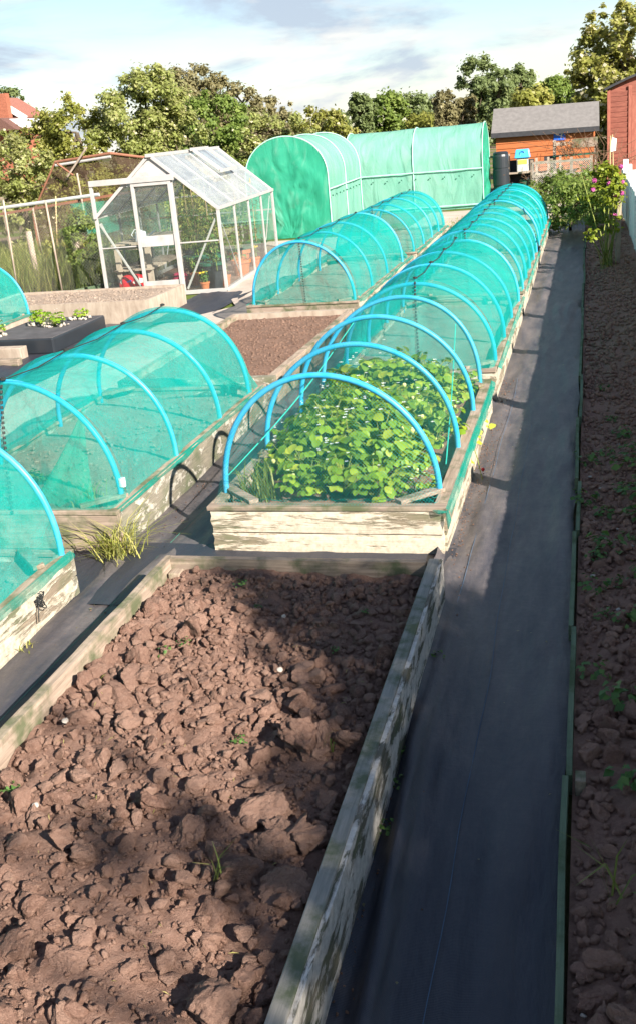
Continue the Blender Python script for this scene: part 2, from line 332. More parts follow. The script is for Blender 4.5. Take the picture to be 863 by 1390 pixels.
M['ground'] = mat_ground(); M['fabric'] = mat_fabric(0.75); M['concrete'] = mat_concrete()
M['fabric_thread'] = mat_plain('blue_marker_thread', (0.07, 0.13, 0.21), 0.6)
M['fabric_thread_g'] = mat_plain('green_marker_thread', (0.04, 0.22, 0.17), 0.6)

# ------------------------------------------------------------------ object helpers
def props(o, label=None, cat=None, group=None, kind=None):
    if label: o['label'] = label
    if cat: o['category'] = cat
    if group: o['group'] = group
    if kind: o['kind'] = kind
    return o
def thing(name, loc, label, cat, group=None, rz=0.0):
    o = bpy.data.objects.new(name, None); COL.objects.link(o); o.location = loc; o.rotation_euler = (0, 0, rz)
    o.empty_display_size = 0.1
    return props(o, label, cat, group)
def root_of(o):
    while o.parent: o = o.parent
    return o
def link(name, me, mat, parent=None, origin=None, local=False, smooth=False):
    o = bpy.data.objects.new(name, me); COL.objects.link(o)
    if mat is not None: me.materials.append(mat)
    if smooth: me.polygons.foreach_set('use_smooth', [True]*len(me.polygons))
    if parent is not None:
        o.parent = parent
        if not local:
            r = root_of(parent); me.transform(Matrix.LocRotScale(r.location, r.rotation_euler, None).inverted())
    elif origin is not None:
        me.transform(Matrix.Translation(-Vector(origin))); o.location = origin
    return o
def np_mesh(name, V, F, tone=None, uv=None):
    V = np.asarray(V, dtype=np.float32); F = np.asarray(F, dtype=np.int32); k = F.shape[1]
    me = bpy.data.meshes.new(name)
    me.vertices.add(len(V)); me.vertices.foreach_set('co', V.ravel())
    me.loops.add(F.size); me.loops.foreach_set('vertex_index', F.ravel())
    me.polygons.add(len(F)); me.polygons.foreach_set('loop_start', np.arange(0, F.size, k, dtype=np.int32))
    me.polygons.foreach_set('loop_total', np.full(len(F), k, dtype=np.int32))
    if tone is not None:
        at_ = me.attributes.new('tone', 'FLOAT', 'FACE'); at_.data.foreach_set('value', np.asarray(tone, dtype=np.float32))
    if uv is not None:
        l = me.uv_layers.new(name='UVMap'); l.data.foreach_set('uv', np.asarray(uv, dtype=np.float32)[F.ravel()].ravel())
    me.update(calc_edges=True); me.validate()
    return me
class MB:
    def __init__(s): s.v = []; s.f = []
    def add(s, V, F):
        b = len(s.v); s.v += [tuple(x) for x in V]; s.f += [tuple(i+b for i in q) for q in F]; return s
    def box(s, lo, hi, rot=None, c=None):
        (x0, y0, z0), (x1, y1, z1) = lo, hi
        V = [Vector(p) for p in ((x0,y0,z0),(x1,y0,z0),(x1,y1,z0),(x0,y1,z0),(x0,y0,z1),(x1,y0,z1),(x1,y1,z1),(x0,y1,z1))]
        if rot is not None:
            c = Vector(c) if c is not None else (Vector(lo)+Vector(hi))/2
            V = [c + rot @ (p-c) for p in V]
        return s.add(V, [(0,3,2,1),(4,5,6,7),(0,1,5,4),(1,2,6,5),(2,3,7,6),(3,0,4,7)])
    def bar(s, a, b, w, h=None, upv=(0, 0, 1)):
        a, b = Vector(a), Vector(b); h = h or w; d = (b-a).normalized(); u = Vector(upv)
        if abs(d.dot(u)) > 0.95: u = Vector((0, 1, 0))
        x = d.cross(u).normalized()*w/2; y = x.cross(d).normalized()*h/2
        V = [a-x-y, a+x-y, a+x+y, a-x+y, b-x-y, b+x-y, b+x+y, b-x+y]
        return s.add(V, [(0,3,2,1),(4,5,6,7),(0,1,5,4),(1,2,6,5),(2,3,7,6),(3,0,4,7)])
    def tube(s, P, r, n=8, cap=True):
        P = [Vector(p) for p in P]; k = len(P); rr = r if hasattr(r, '__len__') else [r]*k
        V = []; pu = None
        for i, p in enumerate(P):
            d = (P[min(i+1, k-1)] - P[max(i-1, 0)]).normalized()
            if pu is None:
                pu = Vector((0, 0, 1)) if abs(d.z) < 0.9 else Vector((1, 0, 0))
            x = d.cross(pu)
            if x.length < 1e-6: x = d.cross(Vector((0, 1, 0)))
            x.normalize(); y = x.cross(d).normalized(); pu = y
            V += [p + (x*math.cos(2*PI*j/n) + y*math.sin(2*PI*j/n))*rr[i] for j in range(n)]
        F = [(i*n+j, i*n+(j+1) % n, (i+1)*n+(j+1) % n, (i+1)*n+j) for i in range(k-1) for j in range(n)]
        if cap: F += [tuple(range(n-1, -1, -1)), tuple((k-1)*n+j for j in range(n))]
        return s.add(V, F)
    def lathe(s, c, prof, n=20):
        c = Vector(c); V = []; k = len(prof)
        for r, z in prof: V += [c + Vector((r*math.cos(2*PI*j/n), r*math.sin(2*PI*j/n), z)) for j in range(n)]
        F = [(i*n+j, i*n+(j+1) % n, (i+1)*n+(j+1) % n, (i+1)*n+j) for i in range(k-1) for j in range(n)]
        F += [tuple(range(n-1, -1, -1)), tuple((k-1)*n+j for j in range(n))]
        return s.add(V, F)
    def build(s, name, mat, parent=None, origin=None, local=False, smooth=False, bevel=0.0):
        me = bpy.data.meshes.new(name); me.from_pydata([tuple(v) for v in s.v], [], s.f); me.update()
        o = link(name, me, mat, parent, origin, local, smooth)
        if bevel:
            b = o.modifiers.new('bevel', 'BEVEL'); b.width = bevel; b.segments = 2; b.limit_method = 'ANGLE'
        return o
# numpy value noise
def _h(i, j, k):
    n = (i*374761393 + j*668265263 + k*2147483647) & 0xffffffff
    n = ((n ^ (n >> 13))*1274126177) & 0xffffffff
    return ((n ^ (n >> 16)) & 0xffff)/65535.0
def vnoise(p):
    p = np.asarray(p, dtype=np.float64); i = np.floor(p).astype(np.int64); f = p-i; f = f*f*(3-2*f)
    r = 0
    for a in (0, 1):
        for b in (0, 1):
            for c in (0, 1):
                wt = (f[:, 0] if a else 1-f[:, 0])*(f[:, 1] if b else 1-f[:, 1])*(f[:, 2] if c else 1-f[:, 2])
                r = r + wt*_h(i[:, 0]+a, i[:, 1]+b, i[:, 2]+c)
    return r
def fbm(p, oct=4, lac=2.1, gain=0.5):
    p = np.asarray(p, dtype=np.float64); a, s, t = 1.0, 0, 0
    for o in range(oct):
        s = s + a*vnoise(p + 17.3*o); t += a; a *= gain; p = p*lac
    return s/t
def plank(name, a, b, z0, h, t, mat, parent, seed=0, rag=0.0, endrag=0.0, axis_n=None):
    """a board standing on edge from a to b (xy), thickness t centred on the line, uneven edges"""
    a, b = np.array(a, float), np.array(b, float); L = np.linalg.norm(b-a); d = (b-a)/L; nrm = np.array([-d[1], d[0]])
    k = max(6, int(L/0.06)); nz = 4
    V = []; s = np.linspace(0, L, k+1)
    wob = (fbm(np.c_[s*0.9, np.full(k+1, seed*3.1), np.zeros(k+1)], 2)-0.5)*0.018
    edge = (fbm(np.c_[s*6, np.full(k+1, seed*7.7+2), np.zeros(k+1)], 4)-0.5)*(0.006+rag)
    edge2 = (fbm(np.c_[s*6, np.full(k+1, seed*5.3+9), np.zeros(k+1)], 4)-0.5)*(0.004+rag)
    for side in (-1, 1):
        for i in range(k+1):
            for j in range(nz+1):
                u = j/nz; z = z0 + h*u + edge[i]*(u if u > 0.5 else 0)*1.0 + edge2[i]*((1-u) if u < 0.5 else 0)
                ss = s[i]
                if i in (0, k) and endrag:
                    ss += (1 if i == 0 else -1)*endrag*float(fbm(np.array([[j*1.7, seed*2.2+i, 3.0]]), 3)[0])
                tt = t/2*(0.90 if j in (0, nz) else 1.0)
                p = a + d*ss + nrm*(side*tt + wob[i])
                V.append((p[0], p[1], z))
    w = nz+1; n1 = (k+1)*w; F = []
    for i in range(k):
        for j in range(nz):
            q = i*w+j; F.append((q, q+1, q+w+1, q+w)); F.append((n1+q, n1+q+w, n1+q+w+1, n1+q+1))
        F.append((i*w+nz, n1+i*w+nz, n1+(i+1)*w+nz, (i+1)*w+nz)); F.append((i*w, (i+1)*w, n1+(i+1)*w, n1+i*w))
    for j in range(nz):
        F.append((j, n1+j, n1+j+1, j+1)); q = k*w+j; F.append((q, q+1, n1+q+1, n1+q))
    mb = MB(); mb.add(V, F)
    return mb.build(name, mat, parent)

# ------------------------------------------------------------------ soil sheets and clods
import bmesh
def ico(sub):
    bm = bmesh.new(); bmesh.ops.create_icosphere(bm, subdivisions=sub, radius=1.0)
    V = np.array([v.co[:] for v in bm.verts]); F = np.array([[v.index for v in f.verts] for f in bm.faces]); bm.free(); return V, F
ICO = {k: ico(k) for k in (1, 2, 3, 4, 5)}
def clod_arrays(cs, rs, subs, rng, flat=0.75):
    VV, FF, TT = [], [], []; base = 0
    for c, r, sb in zip(cs, rs, subs):
        V, F = ICO[sb]; P = V.copy(); off = rng.uniform(-50, 50, 3)
        for _ in range(rng.integers(4, 9)):       # broken faces
            d = rng.normal(size=3); d /= np.linalg.norm(d); lim = rng.uniform(0.28, 0.8); q = P@d
            P = P - np.outer(np.maximum(q-lim, 0)*0.92, d)
        dsp = 1 + 0.55*(fbm(V*1.6+off, 2)-0.5)[:, None]
        if sb >= 3:
            rg = 1-2*np.abs(vnoise(V*3.4+off)-0.5)
            dsp = dsp + (0.34*(fbm(V*4.2+off, 5, 2.2, 0.62)-0.5) - 0.20*np.clip(rg-0.72, 0, 1)*2.2)[:, None]
        elif sb == 2: dsp = dsp + 0.22*(fbm(V*4+off, 2)-0.5)[:, None]
        P = P*dsp*np.array([rng.uniform(0.75, 1.3), rng.uniform(0.75, 1.3), rng.uniform(flat*0.8, flat*1.2)])*r
        ax = rng.normal(size=3); ax[:2] *= 0.35; q = Vector(ax).normalized(); Rm = np.array(Matrix.Rotation(rng.uniform(0, 2*PI), 3, q))
        P = P@Rm.T + c
        VV.append(P); FF.append(F+base); base += len(P); TT.append(np.full(len(F), rng.uniform(0, 1)))
    return np.concatenate(VV), np.concatenate(FF), np.concatenate(TT)
def soil_sheet(x0, x1, y0, y1, hf, res):
    nx, ny = int((x1-x0)/res)+2, int((y1-y0)/res)+2
    X, Y = np.meshgrid(np.linspace(x0, x1, nx), np.linspace(y0, y1, ny), indexing='ij')
    P = np.c_[X.ravel(), Y.ravel(), np.zeros(nx*ny)]; P[:, 2] = hf(P)
    I = np.arange(nx*ny).reshape(nx, ny)
    q = np.stack([I[:-1, :-1], I[1:, :-1], I[1:, 1:], I[:-1, 1:]], -1).reshape(-1, 4)
    T = np.concatenate([q[:, [0, 1, 2]], q[:, [0, 2, 3]]])
    return P, T
def soil_object(name, x0, x1, y0, y1, hf, res, clods, mat, label, rng, cat='soil', parent=None):
    P, T = soil_sheet(x0, x1, y0, y1, hf, res); tn = np.full(len(T), 0.35)
    if clods:
        cs, rs, sb = clods
        V2, F2, T2 = clod_arrays(cs, rs, sb, rng)
        P, T, tn = np.concatenate([P, V2]), np.concatenate([T, F2+len(P)]), np.concatenate([tn, T2])
    me = np_mesh(name, P, T, tn)
    c = ((x0+x1)/2, (y0+y1)/2, float(np.min(P[:, 2])))
    o = link(name, me, mat, None, c, smooth=False)
    return props(o, label, cat, None, 'stuff')

# ------------------------------------------------------------------ leaves and trees
def leaf_arrays(C, Nn, S, rng, aspect=0.6, bend=0.25, droop=None):
    n = len(C); Nn = Nn/np.maximum(np.linalg.norm(Nn, axis=1, keepdims=True), 1e-6)
    t = rng.normal(size=(n, 3)); t -= (t*Nn).sum(1, keepdims=True)*Nn; t /= np.maximum(np.linalg.norm(t, axis=1, keepdims=True), 1e-6)
    b = np.cross(Nn, t); S = S[:, None]
    V = np.stack([C-t*S*0.5, C+b*S*aspect*0.5+Nn*S*bend*0.4, C+t*S*0.5-Nn*S*bend*0.5, C-b*S*aspect*0.5+Nn*S*bend*0.4], 1).reshape(-1, 3)
    F = np.arange(4*n).reshape(n, 4)
    return V, F
def leaf_obj(name, C, Nn, S, mat, parent, rng, aspect=0.6, tone=None, bend=0.25):
    V, F = leaf_arrays(C, Nn, S, rng, aspect, bend)
    if tone is None: tone = rng.beta(2, 2, len(C))
    return link(name, np_mesh(name, V, F, tone), mat, parent)
def crown_points(c, r, nclump, nleaf, rng, clump=0.3, hollow=0.5):
    c = np.array(c); r = np.array(r); nclump = int(nclump*2.2); clump = clump*0.72
    d = rng.normal(size=(nclump, 3)); d /= np.linalg.norm(d, axis=1, keepdims=True)
    d[:, 2] = np.where(d[:, 2] < -0.75, -d[:, 2], d[:, 2])
    rad = hollow + (1-hollow)*rng.random(nclump)**0.5
    rad *= 0.84 + 0.34*vnoise(d*2.4+rng.uniform(0, 50))
    cc = c + d*r*rad[:, None]
    cr_ = clump*r.mean()*rng.uniform(0.45, 1.35, nclump)
    idx = rng.choice(nclump, nleaf, p=cr_**2/np.sum(cr_**2))
    e = rng.normal(size=(nleaf, 3)); e /= np.linalg.norm(e, axis=1, keepdims=True)
    P = cc[idx] + e*(cr_[idx]*np.abs(rng.normal(size=nleaf)*0.45+0.6))[:, None]*np.array([1, 1, 0.85])
    k = nleaf//12; P[:k] += rng.normal(size=(k, 3))*cr_[idx[:k]][:, None]*0.5
    Nn = e*0.55 + d[idx]*0.55 + np.array([0, 0, 0.55]) + rng.normal(size=(nleaf, 3))*0.5
    ctone = rng.random(nclump)
    tone = np.clip(0.40*ctone[idx] + 0.60*rng.random(nleaf), 0, 1)
    return P, Nn, tone, cc
def trunk_mb(base, top, r0, targets, rng, r1f=0.5):
    mb = MB(); base, top = Vector(base), Vector(top)
    pts = [base.lerp(top, i/5)+Vector((rng.normal()*r0*0.4, rng.normal()*r0*0.4, 0))*(1 if 0 < i else 0) for i in range(6)]
    mb.tube(pts, [r0*(1-0.5*i/5) for i in range(6)], 9)
    for tg in targets:
        tg = Vector(tg); s = pts[rng.integers(3, 6)]
        mid = s.lerp(tg, 0.5)+Vector((rng.normal(), rng.normal(), abs(rng.normal())))*0.06*(tg-s).length
        mb.tube([s, mid, tg], [r0*0.28, r0*0.15, r0*0.05], 6)
    return mb
def tree(name, label, cat, base, crowns, leafmat, n, size, seed, group=None, blossom=0, bsize=0.1, trunk_r=0.14, nclump=50, clump=0.28, hollow=0.5, aspect=0.65, trunk_h=None):
    rng = np.random.default_rng(seed); root = thing(name, base, label, cat, group)
    Ps, Ns, Ts, Cs = [], [], [], []
    tot = sum(np.prod(r)**(2/3) for c, r in crowns)
    for c, r in crowns:
        k = np.prod(r)**(2/3)/tot
        P, Nn, tn, cc = crown_points(c, r, max(6, int(nclump*k)), max(50, int(n*k)), rng, clump, hollow)
        Ps.append(P); Ns.append(Nn); Ts.append(tn); Cs.append(cc)
    P, Nn, tn, cc = map(np.concatenate, (Ps, Ns, Ts, Cs))
    ok = P[:, 2] > base[2]+0.05; P, Nn, tn = P[ok], Nn[ok], tn[ok]
    leaf_obj('crown', P, Nn, size*rng.uniform(0.6, 1.3, len(P)), leafmat, root, rng, aspect, tn)
    if blossom:
        nb = int(blossom); i = rng.choice(len(P), nb); i = i[np.argsort(-Nn[i, 2])]
        leaf_obj('blossom', P[i]+Nn[i]*size*0.12, Nn[i]+np.array([0, 0, 0.4]), bsize*rng.uniform(0.5, 1.3, nb), M['blossom'], root, rng, 0.9)
    c0, r0 = crowns[0]
    th = trunk_h or (c0[2]-base[2])
    sel = cc[rng.choice(len(cc), min(len(cc), 16), replace=False)]
    trunk_mb(base, (c0[0], c0[1], base[2]+th), trunk_r, sel, rng).build('trunk', M['bark'], root, smooth=True)
    return root
def blades(cx, cy, z, n, spread, h, wdt, rng, lean=0.35):
    """grass blades as bent two-quad strips"""
    b = np.c_[rng.normal(size=(n, 2))*spread + np.array([cx, cy]), np.full(n, z)]
    an = rng.uniform(0, 2*PI, n); d = np.c_[np.cos(an), np.sin(an), np.zeros(n)]; s = np.c_[-np.sin(an), np.cos(an), np.zeros(n)]
    hh = h*rng.uniform(0.45, 1.15, n)[:, None]; l = lean*hh*rng.uniform(0.2, 1.5, (n, 1)); ww = wdt*rng.uniform(0.6, 1.2, (n, 1))
    upv = np.array([0, 0, 1.0])
    m_ = b+upv*hh*0.6+d*l*0.4; t = b+upv*hh*(1-0.25*np.minimum(l/hh, 1.2))+d*l*1.2
    V = np.stack([b-s*ww/2, b+s*ww/2, m_+s*ww*0.4, m_-s*ww*0.4, t+s*ww*0.06, t-s*ww*0.06], 1).reshape(-1, 3)
    I = np.arange(n)*6
    F = np.concatenate([np.stack([I, I+1, I+2, I+3], 1), np.stack([I+3, I+2, I+4, I+5], 1)])
    tn = rng.random(n); return V, F, np.concatenate([tn, tn])
def copy_tree(o, loc, rz=None, scale=None, label=None):
    def cp(x, par):
        c = x.copy(); COL.objects.link(c); c.parent = par
        for ch in list(x.children): cp(ch, c)
        return c
    kids = list(o.children)
    c = o.copy(); COL.objects.link(c); c.location = loc
    if rz is not None: c.rotation_euler = (0, 0, rz)
    if scale is not None: c.scale = (scale, scale, scale)
    if label: c['label'] = label
    for ch in kids: cp(ch, c)
    return c

# ================================================================== SETTING
mb = MB(); mb.add([(-300, -60, -0.012), (300, -60, -0.012), (300, 600, -0.012), (-300, 600, -0.012)], [(0, 1, 2, 3)])
props(mb.build('ground', M['ground'], origin=(0, 0, -0.012)), 'bare earth and rough grass ground of the allotment site', 'ground', None, 'structure')
def fabric(name, x0, x1, y0, y1, z, label, wr=0.024, curl=0.0, res=0.025, seed=0):
    nx, ny = int((x1-x0)/res)+2, int((y1-y0)/(res*1.6))+2
    X, Y = np.meshgrid(np.linspace(x0, x1, nx), np.linspace(y0, y1, ny), indexing='ij')
    u, v = (X-x0).ravel(), (Y-y0).ravel()
    p = np.c_[X.ravel()*7, Y.ravel()*0.9, np.full(nx*ny, seed)]
    zz = wr*np.maximum(0, fbm(p, 4)-0.40)*3.0
    fold = np.exp(-((u-0.16-0.05*np.sin(v*1.3))/0.018)**2)*0.045*np.clip((4.6-v)/2, 0, 1) if curl else 0
    fold2 = np.exp(-((u-0.075-0.02*np.sin(v*2.1+1))/0.014)**2)*0.06*np.clip((5.0-v)/2, 0, 1) if curl else 0
    fold3 = np.exp(-((u-0.235-0.07*np.sin(v*0.8+2))/0.02)**2)*0.040*np.clip((4.6-v)/2, 0, 1) if curl else 0
    Z = z + zz + fold + fold2 + fold3 + (curl*np.clip(1-u/0.05, 0, 1)**1.5)*(0.5+fbm(np.c_[v*2, v*0, v*0], 3))
    xe = X.ravel() + np.where((u < 1e-6) | (u > x1-x0-1e-6), (fbm(np.c_[v*3, v*0+seed, u*0], 3)-0.5)*0.03, 0)
    I = np.arange(nx*ny).reshape(nx, ny)
    q = np.stack([I[:-1, :-1], I[1:, :-1], I[1:, 1:], I[:-1, 1:]], -1).reshape(-1, 4)
    me = np_mesh(name, np.c_[xe, Y.ravel(), Z], q, None, np.c_[u, v])
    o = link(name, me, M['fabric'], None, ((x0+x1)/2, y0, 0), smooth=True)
    return props(o, label, 'path', None, 'structure')
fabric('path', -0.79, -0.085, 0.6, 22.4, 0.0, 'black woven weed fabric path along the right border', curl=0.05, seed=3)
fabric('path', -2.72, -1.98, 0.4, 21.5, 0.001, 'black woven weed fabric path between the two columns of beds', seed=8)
fabric('path', -5.6, -0.70, 4.33, 5.14, 0.014, 'strip of weed fabric crossing in front of the strawberry bed', wr=0.01, seed=12, res=0.05)
fabric('path', -8.4, -5.5, 8.6, 12.62, 0.003, 'black weed fabric around the wrapped strawberry planter', seed=15, res=0.06)
fabric('path', -5.75, -4.9, 12.5, 14.95, 0.006, 'black weed fabric at the greenhouse door', seed=17, res=0.06)
# marker threads woven into the fabric
def thread(x0, amp, y0, y1, mat, z=0.017, seed=0):
    ys = np.arange(y0, y1, 0.12); k = len(ys)
    xs = x0+(fbm(np.c_[ys*0.5, ys*0+seed, ys*0], 3)-0.5)*amp
    MBt = MB(); MBt.tube([(x, y, z) for x, y in zip(xs, ys)], 0.0013, 5)
    return MBt, mat
for x0, y0, y1, mt, lb in ((-0.60, 1.0, 9.0, 'fabric_thread', 'faint blue thread along the left of the right hand path'),
                           (-0.40, 1.0, 7.5, 'fabric_thread', 'faint blue thread down the middle of the right hand path'),
                           (-2.36, 2.0, 8.0, 'fabric_thread_g', 'thin green thread along the path beside the near left bed')):
    t_, mt = thread(x0, 0.09, y0, y1, mt, 0.0165, seed=x0*10)
    props(t_.build('marker_thread', M[mt], origin=(x0, y0, 0.0165)), lb, 'thread')
# pale concrete path
def sheet(name, pts, z, mat, label, cat='path'):
    mb = MB(); mb.add([(x, y, z) for x, y in pts], [tuple(range(len(pts)))])
    return props(mb.build(name, mat, origin=(pts[0][0], pts[0][1], z)), label, cat, None, 'structure')
sheet('path', [(-5.55, 5.2), (-4.02, 5.2), (-4.02, 21.0), (-3.2, 21.0), (-3.2, 22.2), (-7.2, 22.2), (-5.9, 20.6), (-5.35, 15.0), (-4.75, 13.6), (-5.4, 12.4)], 0.012, M['concrete'], 'pale sandy concrete path beside the greenhouse')
sheet('path', [(-3.9, 22.3), (-0.4, 22.3), (-0.4, 26.8), (-3.9, 26.8)], 0.008, M['concrete'], 'pale earth track in front of the right green tunnel')

# ------------------------------------------------------------------ raised beds
def raised_bed(label, x0, x1, y0, y1, h, side='paint', front='paint', back='paint_less', rail=True, brace=True, stacked=False, t=0.045, seed=0, frontrag=0.0, endrag=0.0, ragside=0.0, rail_mat='rail_wood', railw=0.065):
    r = thing('raised_bed', ((x0+x1)/2, y0, 0), label, 'raised bed')
    hb = h-0.022 if rail else h
    def course(nm, a, b, mat, sd, er=0.0, rg=0.0):
        if stacked:
            plank(nm, a, b, 0.0, hb*0.48-0.004, t, mat, r, sd, rg, er)
            plank(nm, a, b, hb*0.48+0.004, hb*0.52-0.004, t, mat, r, sd+1, rg, er)
        else: plank(nm, a, b, 0.0, hb, t, mat, r, sd, rg, er)
    course('end_board', (x0, y0+t/2), (x1, y0+t/2), M[front], seed+1, endrag, frontrag)
    course('end_board', (x0, y1-t/2), (x1, y1-t/2), M[back], seed+3)
    course('side_board', (x0+t/2, y0+t), (x0+t/2, y1-t), M[side], seed+5, 0, ragside)
    course('side_board', (x1-t/2, y0+t), (x1-t/2, y1-t), M[side], seed+7, 0, ragside)
    if rail:
        w_ = railw
        for xa in (x0+w_/2-0.006, x1-w_/2+0.006):
            b = MB().bar((xa, y0+w_, h-0.011), (xa, y1-w_, h-0.011), w_, 0.022); b.build('top_rail', M[rail_mat], r, bevel=0.004)
        for ya in (y0+w_/2-0.008, y1-w_/2+0.008):
            b = MB().bar((x0-0.004, ya, h-0.010), (x1+0.004, ya, h-0.010), w_, 0.024); b.build('top_rail', M[rail_mat+'_x'], r, bevel=0.004)
    if brace:
        for sx, xa in ((1, x0), (-1, x1)):
            for sy, ya in ((1, y0), (-1, y1)):
                b = MB().bar((xa+sx*0.05, ya+sy*0.26, h+0.013), (xa+sx*0.26, ya+sy*0.05, h+0.013), 0.06, 0.024); b.build('corner_brace', M['rail_wood_x'], r, bevel=0.004)
    return r
def bumpy(z, amp, sc, seed=0):
    return lambda P: z + amp*(fbm(np.c_[P[:, 0]*sc, P[:, 1]*sc, np.full(len(P), seed+0.5)], 5)-0.5)*2

# near bed of bare clods -------------------------------------------------
FX0, FX1, FY0, FY1 = -2.09, -0.665, 0.55, 4.46
r = thing('raised_bed', (-1.38, FY0, 0), 'near raised bed of bare dug clods with peeling white boards', 'raised bed')
plank('end_board', (FX0, FY0), (FX1, FY0), 0, 0.25, 0.05, M['old_wood_x'], r, 1)
plank('end_board', (FX0+0.05, FY1-0.03), (FX1-0.085, FY1-0.03), 0, 0.245, 0.04, M['rail_wood_x'], r, 2)
plank('side_board', (FX0+0.03, FY0+0.03), (FX0+0.03, FY1), 0, 0.242, 0.045, M['old_wood'], r, 3, 0.003)
plank('side_board', (FX1-0.022, FY0+0.03), (FX1-0.022, FY1), 0, 0.243, 0.036, M['paint_flaky'], r, 4, 0.005)
plank('inner_board', (FX1-0.058, FY0+0.03), (FX1-0.058, FY1), 0, 0.226, 0.03, M['old_wood'], r, 6, 0.003)
MB().bar((FX1-0.048, FY0+0.03, 0.239), (FX1-0.048, FY1-0.004, 0.239), 0.052, 0.022).build('top_rail', mat_wood('mossy_grey_top_rail', (0.18, 0.175, 0.15), (0.34, 0.31, 0.27), (30, 2, 30), 0.12), r, bevel=0.005)
MB().box((FX0+0.07, FY1-0.13, 0.02), (FX0+0.13, FY1-0.062, 0.20)).build('corner_post', M['rail_wood'], r, bevel=0.006)
rng = np.random.default_rng(5)
def f_h(P):   # height of the dug soil
    x, y = P[:, 0], P[:, 1]
    base = 0.182 + 0.05*np.exp(-((x+1.35)/0.5)**2)*np.clip((3.4-y)/2, 0, 1) + 0.0*y
    n_ = fbm(np.c_[x*3.2, y*3.2, x*0+2], 4)-0.5
    n2_ = fbm(np.c_[x*14, y*14, x*0+9], 4)-0.5
    return base + 0.075*n_ + 0.055*n2_ - 0.025*np.clip(1-(x-FX0-0.06)/0.16, 0, 1)
cs, rs, sb = [], [], []
def addc(n, r0, r1, ylo, yhi, xlo, xhi, sub, sink=0.25, pw=1.0):
    x = rng.uniform(xlo, xhi, n); y = ylo+(yhi-ylo)*rng.random(n)**pw; rr = r0*(r1/r0)**rng.random(n)
    x = np.clip(x, FX0+0.07+rr, FX1-0.075-rr); y = np.clip(y, FY0+0.04+rr, FY1-0.06-rr)
    z = f_h(np.c_[x, y]) + rr*(0.5-sink)
    for q in zip(x, y, z, rr): cs.append(np.array(q[:3])); rs.append(q[3]); sb.append(sub)
addc(26, 0.05, 0.085, 1.0, 2.75, -2.0, -0.75, 5, 0.35)
addc(9, 0.06, 0.09, 2.1, 3.0, -1.05, -0.78, 5, 0.30)
addc(7, 0.05, 0.08, 3.2, 3.75, -1.98, -1.6, 4, 0.2)
addc(190, 0.024, 0.05, 0.9, 3.3, -2.0, -0.75, 4, 0.2)
addc(40, 0.03, 0.055, 3.0, 4.0, -2.0, -1.45, 4, 0.15)
addc(20, 0.03, 0.055, 3.0, 3.6, -1.1, -0.75, 3, 0.15)
addc(900, 0.014, 0.032, 0.9, 4.3, -2.02, -0.74, 3, 0.15)
addc(700, 0.012, 0.026, 3.0, 4.35, -2.02, -0.74, 2, 0.15)
addc(7000, 0.004, 0.013, 0.9, 4.35, -2.02, -0.74, 1, 0.1)
soil_object('soil', FX0+0.055, FX1-0.06, FY0+0.03, FY1-0.05, f_h, 0.014, (cs, rs, sb), M['soil_dark'], 'dark brown soil dug over into large clods in the near bed', rng)

# right hand soil border ---------------------------------------------------
rng = np.random.default_rng(6)
def b_h(P):
    x, y = P[:, 0], P[:, 1]
    return 0.045 + 0.03*(fbm(np.c_[x*4, y*4, x*0+4], 4)-0.5)*2 + 0.03*(fbm(np.c_[x*16, y*16, x*0+7], 3)-0.5) + 0.05*np.clip((x-0.1)/0.5, 0, 1) + 0.03*np.clip((5-y)/3, 0, 1)*np.clip((x+0.05)*6, 0, 1)
cs, rs, sb = [], [], []
def addb(n, r0, r1, ylo, yhi, sub):
    x = rng.uniform(-0.05, 0.6, n); y = rng.uniform(ylo, yhi, n); rr = r0*(r1/r0)**rng.random(n); x = np.maximum(x, -0.055+rr)
    z = b_h(np.c_[x, y])+rr*0.25
    for q in zip(x, y, z+rr*0.25, rr): cs.append(np.array(q[:3])); rs.append(q[3]); sb.append(sub)
addb(130, 0.03, 0.062, 0.9, 3.9, 4); addb(800, 0.016, 0.036, 0.9, 5.6, 3); addb(2600, 0.008, 0.018, 0.9, 7.5, 2); addb(900, 0.012, 0.026, 5, 9, 1); addb(1500, 0.014, 0.032, 8, 15, 1); addb(700, 0.018, 0.035, 14, 20.5, 1)
soil_object('soil_border', -0.062, 0.66, 0.6, 21.0, b_h, 0.03, (cs, rs, sb), M['soil_border'], 'long strip of dark lumpy soil beside the right hand path', rng)
# green edging boards
edge_y = [0.6, 1.75, 3.05, 4.15, 5.25, 6.05, 7.4, 8.7, 10.2, 11.9, 13.6, 15.4, 17.3, 19.4]
for i in range(len(edge_y)-1):
    y0, y1 = edge_y[i], edge_y[i+1]-0.008; xo = -0.075 + 0.007*(-1)**i + rnd.uniform(-0.004, 0.004)
    o = plank('edging_board', (xo, y0), (xo+rnd.uniform(-0.006, 0.006), y1), 0.0, 0.085+rnd.uniform(-0.008, 0.01), 0.022, M['green_edge'], None, 40+i, 0.002)
    me = o.data; me.transform(Matrix.Translation((-xo, -y0, 0))); o.location = (xo, y0, 0)
    props(o, 'thin green stained board edging the right hand path', 'edging board', 'green boards edging the path')
for i, (y, h) in enumerate(((3.02, 0.10), (1.80, 0.09))):
    o = MB().box((-0.052, y-0.03, 0), (-0.017, y+0.03, h)).build('wooden_peg', M['rail_wood'], origin=(-0.035, y, 0), bevel=0.004)
    props(o, ('short wooden peg behind the green edging near a board joint', 'short wooden peg behind the nearest green edging board')[i], 'peg')

